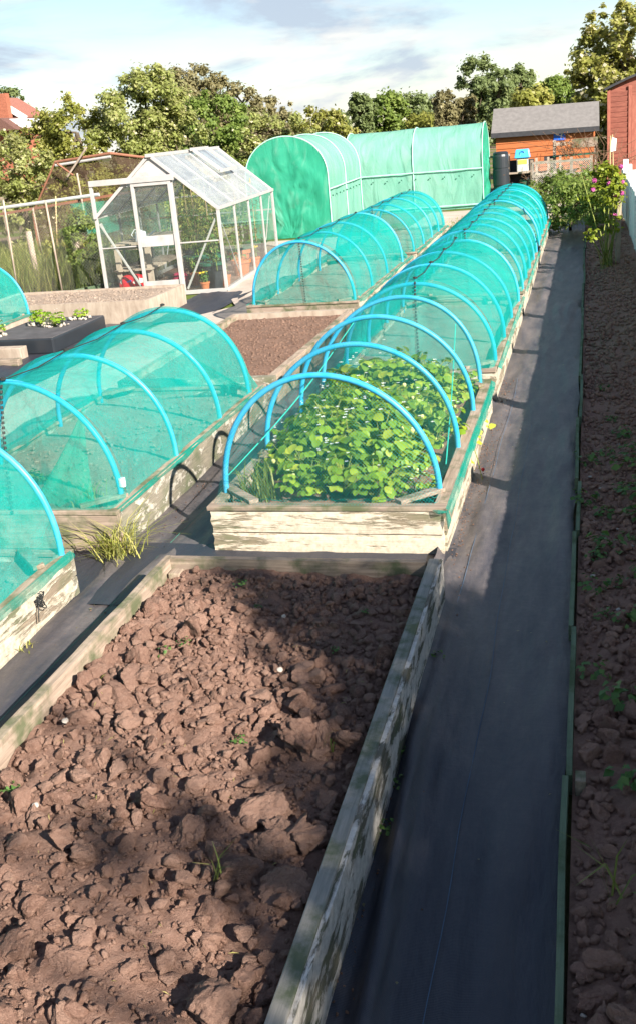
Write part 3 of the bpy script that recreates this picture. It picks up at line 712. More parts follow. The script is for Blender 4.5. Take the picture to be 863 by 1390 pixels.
# strawberry bed ------------------------------------------------------------
raised_bed('raised strawberry bed with flaking cream front boards and timber cap rail', -2.06, -0.735, 5.05, 7.85, 0.28, side='paint', front='paint_more', stacked=True, seed=60, endrag=0.03, frontrag=0.004, railw=0.075)
soil_object('soil', -2.01, -0.785, 5.10, 7.80, bumpy(0.20, 0.02, 6, 3), 0.03, None, M['soil_dark'], 'dark soil under the strawberry plants', RNG)
# other beds: right column then left column
BEDS = [
 (-2.06, -0.735, 8.2, 11.75, 0.27, 'raised bed under netting right behind the strawberry bed', 'paint', 'paint', 80),
 (-2.06, -0.735, 12.05, 15.9, 0.26, 'middle netted raised bed of the right hand row', 'paint', 'paint', 100),
 (-2.06, -0.735, 16.2, 20.6, 0.26, 'farthest netted raised bed of the right hand row', 'paint', 'paint', 120),
 (-4.02, -2.60, 5.02, 7.98, 0.26, 'weathered raised bed under the netted four hoop tunnel on the left', 'paint_less', 'old_wood_x', 140),
 (-4.02, -2.60, 0.8, 4.47, 0.26, 'nearest left raised bed with patchy white and green paint', 'paint', 'old_wood_x', 160),
 (-4.05, -2.66, 12.0, 16.2, 0.26, 'netted raised bed beside the pale path opposite the greenhouse', 'paint', 'old_wood_x', 180),
 (-4.05, -2.66, 16.5, 20.6, 0.26, 'netted raised bed in front of the big green tunnels', 'paint', 'paint', 200),
 (-8.45, -7.08, 9.6, 12.3, 0.27, 'raised bed with pale boards at the left edge under a blue hoop', 'pale_wood', 'pale_wood', 220),
]
for x0, x1, y0, y1, h, lb, sm_, fm_, sd_ in BEDS:
    raised_bed(lb, x0, x1, y0, y1, h, side=sm_, front=fm_, seed=sd_, stacked=(sm_ == 'paint'), ragside=0.003, brace=True, rail=True, rail_mat='old_wood' if x0 < -2.5 else 'rail_wood')
    lab = {80: 'soil inside the netted bed behind the strawberries', 100: 'soil inside the middle netted bed of the right hand row', 120: 'soil inside the farthest netted bed of the right hand row', 140: 'raked grey brown soil inside the four hoop tunnel on the left', 160: 'lumpy pale soil inside the nearest left netted bed', 180: 'soil inside the netted bed opposite the greenhouse', 200: 'soil inside the netted bed before the big green tunnels', 220: 'soil inside the hooped bed at the left edge'}[sd_]
    rngs = np.random.default_rng(sd_); cl = None
    if sd_ in (140, 160):
        n_ = 420; xx = rngs.uniform(x0+0.12, x1-0.12, n_); yy = rngs.uniform(y0+0.1, y1-0.1, n_); rr = rngs.uniform(0.008, 0.03 if sd_ == 160 else 0.018, n_)
        cl = ([np.array((a, b, 0.205+c*0.3)) for a, b, c in zip(xx, yy, rr)], list(rr), [2 if c > 0.015 else 1 for c in rr])
    soil_object('soil', x0+0.05, x1-0.05, y0+0.05, y1-0.05, bumpy(0.20, 0.03, 5, sd_), 0.05, cl, M['soil_pale'], lab, rngs)
# bare bed between the left tunnels
raised_bed('open raised bed of bare brown soil between two left tunnels', -4.05, -2.60, 8.22, 11.5, 0.26, side='old_wood', front='paint_less', back='pale_wood', seed=240, brace=False, rail=False, t=0.075)
rngs = np.random.default_rng(240); n_ = 1500; xx = rngs.uniform(-3.93, -2.72, n_); yy = rngs.uniform(8.33, 11.38, n_); rr = rngs.uniform(0.008, 0.022, n_)
hb_ = bumpy(0.205, 0.025, 4, 9)
zz = hb_(np.c_[xx, yy])
soil_object('soil', -3.97, -2.68, 8.3, 11.42, hb_, 0.03, ([np.array(q) for q in zip(xx, yy, zz)], list(rr), [1]*n_), M['soil_fine'], 'fine brown soil in the open bed between two tunnels', rngs)
# bare bed before the greenhouse
raised_bed('wide raised bed of pale dry soil in front of the greenhouse', -8.3, -5.62, 12.66, 14.0, 0.30, side='pale_wood', front='pale_wood', back='pale_wood', seed=260, brace=False, rail=False, t=0.05)
n_ = 700; xx = rngs.uniform(-8.2, -5.72, n_); yy = rngs.uniform(12.75, 13.9, n_); rr = rngs.uniform(0.008, 0.025, n_)
soil_object('soil', -8.25, -5.66, 12.7, 13.96, bumpy(0.275, 0.02, 4, 5), 0.05, ([np.array((a, b, 0.275)) for a, b in zip(xx, yy)], list(rr), [1]*n_), M['soil_pale'], 'pale crumbly soil in the wide bed before the greenhouse', rngs)

# ------------------------------------------------------------------ tunnels
def arch(cx, a, z0, z1, th):
    return cx - a*math.cos(th), z0 + (z1-z0)*math.sin(th)**0.94 if math.sin(th) > 0 else z0
def net_sheet(cx, a, z0, z1, ys, sag=0.03, seed=0, off=0.019, skirt=0.05, xo=0.0, th0=0.0, th1=PI, nth=44, sub=9, wr=0.036):
    """sheet stretched over hoops at ys; hangs a little between them"""
    yy = [];
    for i in range(len(ys)-1): yy += list(np.linspace(ys[i], ys[i+1], sub, endpoint=False))
    yy.append(ys[-1]); V, UV = [], []
    for y in yy:
        i = min(max(np.searchsorted(ys, y)-1, 0), len(ys)-2); f = (y-ys[i])/(ys[i+1]-ys[i]); s_ = sag*4*f*(1-f)
        pr_, ac = None, 0.0
        row = []
        for k in range(nth+1):
            th = th0+(th1-th0)*k/nth
            x, z = arch(cx, a+off-s_*0.7, z0, z1+off-s_*0.6*(0.6+0.4*math.sin(th)), th)
            row.append((x, y, z))
        if skirt:
            row = [(row[0][0]-xo, y, z0-skirt)] + row + [(row[-1][0]+xo, y, z0-skirt)]
        for p in row:
            if pr_ is not None: ac += math.dist(p, pr_)
            pr_ = p; V.append(p); UV.append((ac, y))
    V = np.array(V); n_ = nth+1+(2 if skirt else 0)
    d = fbm(np.c_[V[:, 0]*3.2+V[:, 1]*2.2, V[:, 1]*4.5-V[:, 2]*2.5, V[:, 2]*4+seed], 4)-0.5
    fy = np.array([min(abs(v[1]-h_) for h_ in ys) for v in V]); d = d*np.clip(fy/0.12, 0.0, 1.0)
    V[:, 0] += d*wr*np.sign(V[:, 0]-cx); V[:, 2] += d*wr
    I = np.arange(len(V)).reshape(len(yy), n_)
    q = np.stack([I[:-1, :-1], I[1:, :-1], I[1:, 1:], I[:-1, 1:]], -1).reshape(-1, 4)
    return np_mesh('net', V, q, None, np.array(UV)+np.array([0, seed*0.37]))
def end_sheet(cx, a, z0, z1, yh, ye, seed=0, folds=0.03, off=0.015, nth=44, nr=12):
    """net drawn from the end hoop down to the end board"""
    V, UV = [], []
    for j in range(nr+1):
        v = j/nr
        for k in range(nth+1):
            th = PI*k/nth; x, z = arch(cx, a+off, z0, z1+off, th)
            zz = z0-0.03+(z-z0+0.03)*(1-v); y = yh+(ye-yh)*(v**0.8)
            xx = cx+(x-cx)*(1-0.10*math.sin(PI*v)*math.sin(th))
            fo = folds*math.sin(PI*min(1, v*1.1))*(float(vnoise(np.array([[k*0.42, v*1.4, seed]]))[0])-0.5)*2
            V.append((xx, y+fo, zz)); UV.append((x, zz))
    I = np.arange(len(V)).reshape(nr+1, nth+1)
    q = np.stack([I[:-1, :-1], I[1:, :-1], I[1:, 1:], I[:-1, 1:]], -1).reshape(-1, 4)
    return np_mesh('end_net', np.array(V), q, None, np.array(UV))
def net_edge(parent, x, ya, yb, z, drop, seed, mat='net_rope'):
    """strip of net pegged along the outside of a board, hanging raggedly"""
    n_ = max(20, int((yb-ya)/0.025)); ys = np.linspace(ya, yb, n_+1); V = []
    q = np.c_[ys*3.0, ys*0+seed*3.3, ys*0]; a1 = fbm(q, 4); a2 = fbm(q*2.7+5, 3); a3 = fbm(q*0.6+9, 2)
    sgn = 1
    for k, y in enumerate(ys):
        w_ = drop*(0.15+1.7*max(0, a1[k]-0.25)*a3[k]*2); xo = 0.012*(a2[k]-0.3)
        V += [(x-0.02, y, z+0.014), (x+xo, y, z+0.006*(a2[k]-0.5)), (x+xo*1.3+0.004, y+0.02*(a1[k]-0.5), z-w_*0.5), (x+xo*0.6+0.004, y+0.03*(a2[k]-0.5), z-w_)]
    F = [(k*4+j, k*4+j+1, k*4+j+5, k*4+j+4) for k in range(n_) for j in range(3)]
    return MB().add(V, F).build('net_edge', M[mat], parent, smooth=True)
def tunnel(label, cx, a, z0, z1, hoops, yf, yb, net='net', end='net_end', seed=0, cord=True, ends=(True, True), skirt=0.06, gather=True, hr=0.017, sag=0.05, leg=0.12):
    root = thing('netting_tunnel', (cx, hoops[0], 0), label, 'netting tunnel')
    for i, y in enumerate(hoops):
        dx = rnd.uniform(-0.018, 0.018); dz = rnd.uniform(-0.022, 0.012); ln_ = rnd.uniform(-0.05, 0.05); sk = rnd.uniform(-0.02, 0.02)
        P = [(cx-a+dx, y, z0-leg)] + [(arch(cx+dx, a, z0, z1+dz, PI*k/36)[0], y+ln_*math.sin(PI*k/36)+0.012*math.sin(2*PI*k/36+i), arch(cx+dx, a, z0, z1+dz, PI*k/36)[1]+sk*math.sin(2*PI*k/36)) for k in range(37)] + [(cx+a+dx, y, z0-leg)]
        MB().tube(P, hr, 10).build('hoop', M['hoop'], root, smooth=True)
    link('net', net_sheet(cx, a, z0, z1, hoops, sag, seed, skirt=skirt, xo=0.03), M[net], root, smooth=True)
    if ends[0]: link('end_net', end_sheet(cx, a, z0, z1, hoops[0], yf, seed), M[end], root, smooth=True)
    if ends[1]: link('end_net', end_sheet(cx, a, z0, z1, hoops[-1], yb, seed+5), M[end], root, smooth=True)
    if cord:
        P = []
        for i, y in enumerate(hoops):
            P.append((cx, y, z1+0.026))
            if i < len(hoops)-1: P.append((cx+0.01, (y+hoops[i+1])/2, z1+0.008))
        mbc = MB().tube(P, 0.0038, 6)
        for y in hoops: mbc.lathe((cx, y, z1+0.022), [(0.005, 0), (0.02, 0.004), (0.02, 0.014), (0.005, 0.02)], 8)
        mbc.build('ridge_cord', M['cord'], root)
        if ends[0]:
            k = 26; me_ = MB()
            for i in range(k):
                v0, v1 = i/k, (i+0.55)/k
                f = lambda v: (cx+0.05*v, hoops[0]+(yf-hoops[0])*v**0.8-0.025, z0-0.03+(z1-z0+0.03)*(1-v))
                me_.tube([f(v0), f(v1)], 0.0085, 6)
            me_.build('draw_cord', M['cord'], root)
    if gather:
        for sx in (-1, 1): net_edge(root, cx+sx*(a+0.066), yf+0.02, yb-0.02, z0-0.012, 0.028, seed+sx)
    return root
ZT = 0.965
t_ = tunnel('four blue hoops with open green net over strawberry plants', -1.415, 0.615, 0.285, 0.965, [5.29, 6.10, 6.95, 7.74], 5.06, 7.84, net='fruit_net', end='fruit_net', seed=1, cord=False, gather=False, sag=0.05)
# loose net along the right rail, bunched at the corner
net_edge(t_, -0.712, 5.03, 7.8, 0.268, 0.07, 2.0); net_edge(t_, -0.709, 5.6, 7.8, 0.255, 0.05, 5.0)
mg = MB(); mg.tube([(-0.725, 5.03, 0.272), (-0.717, 5.022, 0.22), (-0.722, 5.024, 0.17)], [0.008, 0.014, 0.003], 7)
mg.tube([(-0.80, 5.03, 0.272), (-0.765, 5.014, 0.268), (-0.73, 5.022, 0.266)], [0.003, 0.012, 0.006], 7)
mg.build('bunched_corner', M['net_rope'], t_, smooth=True)
V = []
for i in range(61):
    x = -1.98+1.17*i/60; w1 = 0.02+0.03*abs(math.sin(i*0.37)); V += [(x, 5.128-0.01*math.sin(i*0.5), 0.296+0.006*math.sin(i*1.1)), (x, 5.128+w1, 0.275+0.008*math.sin(i*1.7))]
MB().add(V, [(2*i, 2*i+1, 2*i+3, 2*i+2) for i in range(60)]).build('bunched_edge', M['net_rope'], t_, smooth=True)
for a_, b_, zz in (((-2.03, 5.29, 0.36), (-1.75, 7.74, 0.80), 0), ((-0.80, 5.6, 0.34), (-0.98, 7.74, 0.74), 0)):
    mg = MB(); A, B = Vector(a_), Vector(b_)
    mg.tube([A.lerp(B, i/12)-Vector((0, 0, 0.05*math.sin(PI*i/12))) for i in range(13)], 0.004, 5); mg.build('tie_line', M['cord2'], t_)

tunnel('turquoise netted tunnel starting behind the strawberry plants', -1.40, 0.635, 0.275, 0.955, [8.55, 9.5, 10.45, 11.4], 8.24, 11.72, seed=2)
tunnel('turquoise netted tunnel in the middle of the right hand row', -1.40, 0.635, 0.265, 0.95, [12.3, 13.15, 14.0, 14.85, 15.65], 12.1, 15.88, seed=3)
tunnel('farthest turquoise netted tunnel of the right hand row', -1.40, 0.635, 0.265, 0.95, [16.45, 17.25, 18.05, 18.85, 19.6, 20.35], 16.25, 20.56, seed=4)
tl = tunnel('turquoise netted tunnel of four hoops over raked soil on the left', -3.31, 0.655, 0.265, 0.965, [5.25, 6.05, 6.95, 7.72], 5.03, 7.95, seed=5)
tunnel('nearest turquoise netted tunnel cut off by the left edge', -3.31, 0.665, 0.265, 0.95, [1.7, 2.6, 3.5, 4.40], 1.0, 4.46, seed=6)
tunnel('turquoise netted tunnel beside the pale path opposite the greenhouse', -3.35, 0.635, 0.265, 0.99, [12.15, 13.2, 14.3, 15.4], 12.03, 16.15, seed=7)
tunnel('turquoise netted tunnel ending in front of the big green tunnels', -3.35, 0.635, 0.265, 0.96, [16.65, 17.6, 18.55, 19.5, 20.4], 16.53, 20.57, seed=8)
tunnel('small netted tunnel at the left edge beside the black planter', -7.77, 0.64, 0.275, 0.97, [9.8, 10.6, 11.4, 12.17], 9.65, 12.28, seed=9)
# hanging folds inside the left tunnel's front corners
def fold(parent, p0, base, w0, seed):
    V = []; n1, n2 = 10, 9; p0 = Vector(p0); base = Vector(base)
    for j in range(n1+1):
        v = j/n1; c = p0.lerp(base, v); ww = w0*(0.04+0.96*v**1.3)
        for k in range(n2+1):
            u = k/n2-0.5
            V.append((c.x+u*ww, c.y+0.03*math.sin(k*2.2+seed)*v-0.05*u*v, c.z+0.02*math.sin(k*1.3)*v))
    F = [(j*(n2+1)+k, j*(n2+1)+k+1, (j+1)*(n2+1)+k+1, (j+1)*(n2+1)+k) for j in range(n1) for k in range(n2)]
    return MB().add(V, F).build('net_fold', M['net_fold'], parent, smooth=True)
fold(tl, (-3.02, 5.62, 0.72), (-2.98, 5.10, 0.275), 0.42, 1.0)
fold(tl, (-2.95, 7.3, 0.66), (-2.85, 7.85, 0.275), 0.30, 2.0)
MB().lathe((-3.31+0.655, 5.25, 0.33), [(0.0205, 0), (0.0212, 0.002), (0.0212, 0.05), (0.0205, 0.052)], 12).build('hoop_tape', M['hoop_band'], tl)
# knotted black string on the near left bed
mg = MB(); c0 = Vector((-2.585, 4.05, 0.20))
for k in range(6):
    an = k*1.05; P = [c0+Vector((0.012+0.01*math.sin(t*3+k), 0.035*math.sin(t*2*PI+an)*(0.6+0.1*k), 0.03*math.cos(t*2*PI)*(0.5+0.12*k)-0.01*k)) for t in np.linspace(0, 0.85, 14)]
    mg.tube(P, 0.0028, 5)
mg.tube([c0+Vector((0.012, -0.02, -0.02)), c0+Vector((0.014, -0.045, -0.08)), c0+Vector((0.012, -0.05, -0.12))], 0.003, 5)
props(mg.build('string', M['cord'], origin=c0), 'tangle of black string hanging on the near left bed board', 'string')

# ------------------------------------------------------------------ strawberry plants
def straw_plant(rng, label, grp):
    root = thing('strawberry_plant', (0, 0, 0), label, 'strawberry plant', grp)
    C, Nn, S, st = [], [], [], MB()
    for i in range(36):
        an = rng.uniform(0, 2*PI); ln = rng.uniform(0.05, 0.17); hh = rng.uniform(0.10, 0.27)*(1-0.4*ln/0.17)
        tip = np.array([math.cos(an)*ln, math.sin(an)*ln, hh]); st.tube([(0, 0, 0), tip*np.array([0.45, 0.45, 0.7]), tip], 0.0022, 4)
        out_ = np.array([math.cos(an), math.sin(an), 0.0]); upn = np.array([0, 0, 1.0])+out_*rng.uniform(0.0, 0.7)+rng.normal(size=3)*0.25
        for b in (-1.0, 0.0, 1.0):
            rr = Matrix.Rotation(b*1.15, 3, 'Z') @ Vector(out_); s_ = rng.uniform(0.034, 0.060)
            C.append(tip+np.array(rr)*s_*0.52-np.array([0, 0, 0.006])*abs(b)); Nn.append(upn+np.array(rr)*0.25); S.append((s_, rr))
    # ovate folded leaflets, 6 quads each
    V, F, tn = [], [], []
    prof = ((0.0, 0.10), (0.22, 0.70), (0.5, 1.0), (0.78, 0.78), (1.0, 0.16))
    for c, nn, (s_, d) in zip(C, Nn, S):
        nn = Vector(nn).normalized(); d = (d-nn*d.dot(nn)).normalized(); sd_ = nn.cross(d); b0 = len(V); to = rng.beta(2, 2)
        for u, wd in prof:
            p = Vector(c)+d*s_*(u-0.5)+nn*(-0.25*s_*(u-0.4)**2)
            V += [p+sd_*s_*0.42*wd+nn*s_*0.10*wd, p, p-sd_*s_*0.42*wd+nn*s_*0.10*wd]
        for k in range(4):
            q = b0+k*3; F += [(q, q+1, q+4, q+3), (q+1, q+2, q+5, q+4)]; tn += [to, to]
    link('leaves', np_mesh('leaves', V, F, tn), M['leaf_straw'], root, local=True)
    st.build('stems', M['stem'], root, local=True)
    fl = []
    for i in range(3):
        an = rng.uniform(0, 2*PI); fl.append(np.array([math.cos(an)*0.14, math.sin(an)*0.14, rng.uniform(0.15, 0.26)]))
    Cc, Nc = [], []
    for f_ in fl:
        for k in range(5): Cc.append(f_+np.array([math.cos(k*1.257), math.sin(k*1.257), 0.1])*0.0065); Nc.append(np.array([math.cos(k*1.257)*-0.3, math.sin(k*1.257)*-0.3, 1.0]))
    V, F = leaf_arrays(np.array(Cc), np.array(Nc), np.full(len(Cc), 0.011), rng, 0.9)
    link('flowers', np_mesh('flowers', V, F, rng.random(len(F))), M['petal_white'], root, local=True)
    bm_ = MB()
    for i in range(4):
        an = rng.uniform(0, 2*PI); x, y, z = math.cos(an)*0.15, math.sin(an)*0.15, rng.uniform(0.06, 0.15)
        bm_.lathe((x, y, z), [(0.002, -0.014), (0.007, -0.009), (0.0115, 0.0), (0.010, 0.008), (0.003, 0.011)], 8)
    bm_.build('berries', M['berry'], root, local=True, smooth=True)
    return root
SL = 'leafy green strawberry plant growing under the open green net'
SG = 'strawberry plants filling the netted bed'
protos = [straw_plant(np.random.default_rng(300+i), SL, SG) for i in range(4)]
spots = []
for iy in range(11):
    for ix in range(5):
        x = -1.84+0.205*ix+rnd.uniform(-0.05, 0.05)+(0.04 if iy == 0 else 0); y = 5.42+0.225*iy+rnd.uniform(-0.05, 0.05)
        if iy in (0, 1) and ix == 0: continue
        spots.append((x, y, ix))
for i, (x, y, ix_) in enumerate(spots):
    p = protos[i % 4]; sc_ = rnd.uniform(1.0, 1.35)*(0.8 if y < 5.6 else 1.08)*(0.80 if ix_ == 4 else 1.0)*(0.78 if ix_ == 0 else 1.0); z = 0.20+(0.05 if 0 < ix_ < 4 and y > 5.7 else 0)
    if i < 4: p.location = (x, y, z); p.scale = (sc_,)*3
    else: copy_tree(p, (x, y, z), rnd.uniform(0, 6.28), sc_)
# runner leaves and a ripe berry over the right board
rng = np.random.default_rng(44); rr_ = thing('strawberry_runner', (-0.70, 6.55, 0.12), 'yellowing strawberry leaves and red berry hanging over the right board', 'plant')
pts = np.array([(-0.70, 7.02, 0.18), (-0.69, 6.95, 0.16), (-0.67, 7.0, 0.15), (-0.71, 6.55, 0.21), (-0.70, 6.48, 0.19), (-0.71, 6.62, 0.22), (-0.70, 6.05, 0.2), (-0.655, 7.05, 0.14)])
leaf_obj('leaves', pts, np.tile(np.array([[0.7, -0.5, 0.6]]), (len(pts), 1))+rng.normal(size=(len(pts), 3))*0.3, rng.uniform(0.035, 0.06, len(pts)), M['leaf_straw'], rr_, rng, 0.85, tone=np.full(len(pts), 0.95))
MB().tube([(-0.73, 6.3, 0.26), (-0.69, 6.25, 0.15), (-0.66, 6.2, 0.03)], 0.003, 5).build('stem', M['stem'], rr_)
MB().lathe((-0.67, 6.35, 0.05), [(0.003, -0.014), (0.011, -0.004), (0.012, 0.006), (0.004, 0.013)], 10).build('berry', M['berry_red'], rr_, smooth=True)

# grass tufts ------------------------------------------------------------------
def tuft(label, x, y, z, n, spread, h, wdt, seed, mat='grass_y', lean=0.6, name='grass_tuft', group=None):
    rng = np.random.default_rng(seed); V, F, tn = blades(x, y, z, n, spread, h, wdt, rng, lean)
    o = link(name, np_mesh(name, V, F, tn), M[mat], None, (x, y, z)); return props(o, label, 'grass', group)
tuft('tall yellow green grass tuft at the corner of the left bed', -2.60, 4.97, 0.0, 150, 0.065, 0.25, 0.007, 1, lean=1.2)
tuft('fine grass growing under the net inside the left bed corner', -2.88, 5.22, 0.20, 60, 0.05, 0.20, 0.008, 2, 'grass')
tuft('grassy weed among strawberry leaves at the front left corner', -1.86, 5.38, 0.20, 90, 0.05, 0.26, 0.010, 3, 'grass')
tuft('single thin grass sprout among the near clods', -1.02, 2.22, 0.22, 7, 0.008, 0.13, 0.006, 4, 'grass')
tuft('thin bright grass blades in the border near the bottom edge', 0.06, 2.45, 0.10, 7, 0.02, 0.24, 0.008, 5, 'grass', 1.0)
tuft('small grass sprig beside the right board of the near bed', -0.86, 2.9, 0.2, 5, 0.01, 0.13, 0.005, 6, 'grass')
tuft('dry weeds at the foot of the near left bed', -2.57, 3.85, 0.0, 26, 0.03, 0.06, 0.006, 7)
# weeds in the right border: one kind, copied
def weed(rng, label, grp):
    root = thing('weed', (0, 0, 0), label, 'weed', grp)
    n_ = 26; an = rng.uniform(0, 2*PI, n_); rd = rng.uniform(0.01, 0.07, n_)
    C = np.c_[np.cos(an)*rd, np.sin(an)*rd, 0.02+0.05*rng.random(n_)]; Nn = np.c_[np.cos(an)*0.4, np.sin(an)*0.4, np.ones(n_)]+rng.normal(size=(n_, 3))*0.25
    V, F = leaf_arrays(C, Nn, rng.uniform(0.022, 0.042, n_), rng, 0.7)
    link('leaves', np_mesh('leaves', V, F, rng.random(n_)), M['leaf_weed'], root, local=True)
    return root
wp = [weed(np.random.default_rng(500+i), 'low green weed growing in the dark soil border', 'weeds in the right border') for i in range(3)]
wspots = [(0.09, 5.55), (0.17, 5.9), (0.22, 6.25), (0.24, 5.75), (0.07, 5.0), (0.20, 5.15), (0.03, 4.95), (0.13, 4.65), (0.02, 4.55), (0.21, 4.75), (0.05, 4.3), (0.11, 6.6), (0.16, 7.4), (0.26, 6.5), (-0.03, 5.75), (0.15, 4.2), (0.23, 7.0), (0.02, 3.75), (0.13, 3.55), (0.25, 5.4), (0.28, 6.1), (-0.02, 6.4), (0.14, 3.0), (0.1, 8.3)]
for i, (x, y) in enumerate(wspots):
    z = float(b_h(np.array([[x, y]]))[0])-0.005; s_ = rnd.uniform(0.7, 1.5)*(1.5 if i in (2, 3, 13) else 1)
    if i < 3: wp[i].location = (x, y, z); wp[i].scale = (s_,)*3
    else: copy_tree(wp[i % 3], (x, y, z), rnd.uniform(0, 6), s_)
cp_ = [weed(np.random.default_rng(520+i), 'tiny green seedling between the clods of the near bed', 'seedlings in the near bed') for i in range(2)]
for i, (x, y) in enumerate([(-1.66, 3.62), (-1.72, 3.55), (-1.60, 4.2), (-1.2, 2.95), (-1.9, 2.6), (-1.0, 3.6), (-1.45, 4.0), (-0.95, 3.95)]):
    z = float(f_h(np.array([[x, y]]))[0])+0.012; s_ = rnd.uniform(0.25, 0.6)
    if i < 2: cp_[i].location = (x, y, z); cp_[i].scale = (s_,)*3
    else: copy_tree(cp_[i % 2], (x, y, z), rnd.uniform(0, 6), s_)
w2 = [weed(np.random.default_rng(530+i), 'small seedling growing under the left net tunnel', 'seedlings under the left net') for i in range(2)]
for i, (x, y) in enumerate([(-3.55, 5.75), (-3.42, 5.65), (-3.6, 5.45)]):
    if i < 2: w2[i].location = (x, y, 0.2)
    else: copy_tree(w2[0], (x, y, 0.2), 2.0, 1.2)
w3 = weed(np.random.default_rng(540), 'small weed sprouting at the foot of the near bed board', 'weeds beside the near bed board')
w3.location = (-0.655, 3.2, 0.01); w3.scale = (0.6,)*3
for x, y in ((-0.65, 3.0), (-0.655, 2.75), (-0.645, 3.9)): copy_tree(w3, (x, y, 0.01), rnd.uniform(0, 6), 0.6)
rng = np.random.default_rng(77)
def litter(name, x0, x1, y0, y1, n, smin, smax, mat, label, edge=0.0, z=0.018, leaf=True):
    x = rng.uniform(x0, x1, n); y = rng.uniform(y0, y1, n)
    if edge: x = x0+np.abs(rng.normal(size=n))*edge
    if leaf:
        V, F = leaf_arrays(np.c_[x, y, np.full(n, z)], np.c_[rng.normal(size=(n, 2))*0.3, np.ones(n)], rng.uniform(smin, smax, n), rng, 0.6 if smax < 0.03 else 0.09); T = rng.random(n)
    else: V, F, T = clod_arrays([np.array(q) for q in zip(x, y, np.full(n, z-0.004))], list(rng.uniform(smin, smax, n)), [1]*n, rng)
    o = link(name, np_mesh(name, V, F, T), M[mat], None, ((x0+x1)/2, y0, 0)); props(o, label, 'litter', None, 'stuff')
litter('fallen_leaves', -0.72, -0.12, 1.2, 20, 70, 0.008, 0.022, 'leaf_brown', 'scattered dry leaf scraps on the right hand path')
litter('soil_crumbs', -0.735, -0.2, 1.0, 9.0, 900, 0.002, 0.007, 'soil_fine', 'soil crumbs spilled along the left edge of the right hand path', edge=0.06, leaf=False)
litter('soil_crumbs', -2.56, -2.1, 1.5, 8.0, 380, 0.002, 0.006, 'soil_fine', 'soil crumbs spilled beside the left beds', edge=0.10, leaf=False)
litter('fallen_leaves', -2.5, -2.1, 2.0, 11, 30, 0.008, 0.02, 'leaf_brown', 'scattered dry leaf scraps on the path between the beds')
litter('straw_bits', -1.95, -0.8, 1.8, 4.2, 60, 0.012, 0.035, 'grass_y', 'bits of dry straw and root on the near bed clods', z=0.225)
# pale stones
Vs, Fs, _ = clod_arrays([np.zeros(3)], [1.0], [2], np.random.default_rng(9)); 
me_st = np_mesh('pale_stone', Vs*0.011, Fs, None); st0 = link('pale_stone', me_st, M['stone'])
props(st0, 'small pale stone lying in the right soil border', 'stone', 'pale stones in the right border')
sp_ = [(0.02, 5.45), (0.06, 5.95), (0.1, 4.62), (0.01, 4.75), (0.14, 5.3), (0.0, 6.15), (0.12, 4.35), (0.2, 5.05), (-0.02, 2.05), (0.18, 6.8), (0.08, 7.3)]
for i, (x, y) in enumerate(sp_):
    o = st0 if i == 0 else st0.copy()
    if i: COL.objects.link(o)
    o.location = (x, y, float(b_h(np.array([[x, y]]))[0])+0.014); o.scale = (rnd.uniform(0.6, 1.8), rnd.uniform(0.6, 1.8), 1); o.rotation_euler = (0, 0, rnd.uniform(0, 6))
for i, (x, y) in enumerate([(-1.18, 3.42), (-1.5, 2.9), (-1.9, 3.0), (-1.3, 3.9), (-1.75, 2.5)]):
    o = st0.copy(); COL.objects.link(o); o.location = (x, y, float(f_h(np.array([[x, y]]))[0])+0.03); o.scale = (rnd.uniform(0.8, 1.5),)*3
    props(o, 'small pale stone between the clods of the near bed', 'stone', 'pale stones in the near bed')

# ------------------------------------------------------------------ picket fence on the right
posts = [-0.5+1.9*i for i in range(14)]
pan = thing('picket_fence', (0, 0, 0), 'white close set picket fence bay with its post behind the right border', 'picket fence', 'bays of the white picket fence')
MB().box((-0.03, -0.065, 0), (0.07, 0.05, 1.15)).build('post', M['white'], pan, local=True, bevel=0.008)
k = 18
for i in range(k):
    y = 0.06+(i+0.5)*(1.78/k); hh = 0.905+0.002*math.sin(i*2.1)
    b_ = MB(); b_.add([(-0.012, y-0.048, 0.03), (0.012, y-0.048, 0.03), (0.012, y+0.048, 0.03), (-0.012, y+0.048, 0.03), (-0.012, y-0.048, hh-0.004), (0.012, y-0.048, hh-0.004), (0.012, y+0.048, hh-0.004), (-0.012, y+0.048, hh-0.004), (-0.012, y, hh+0.002), (0.012, y, hh+0.002)],
        [(3, 2, 1, 0), (0, 1, 5, 4), (2, 3, 7, 6), (1, 2, 6, 9, 5), (3, 0, 4, 8, 7), (4, 5, 9, 8), (6, 7, 8, 9)])
    b_.build('picket', M['white'], pan, local=True)
for z in (0.2, 0.65): MB().box((0.014, 0.052, z), (0.05, 1.848, z+0.07)).build('rail', M['white'], pan, local=True)
for i, y in enumerate(posts[:-1]):
    if i == 0: pan.location = (0.68, y, 0)
    else: copy_tree(pan, (0.68, y, 0))

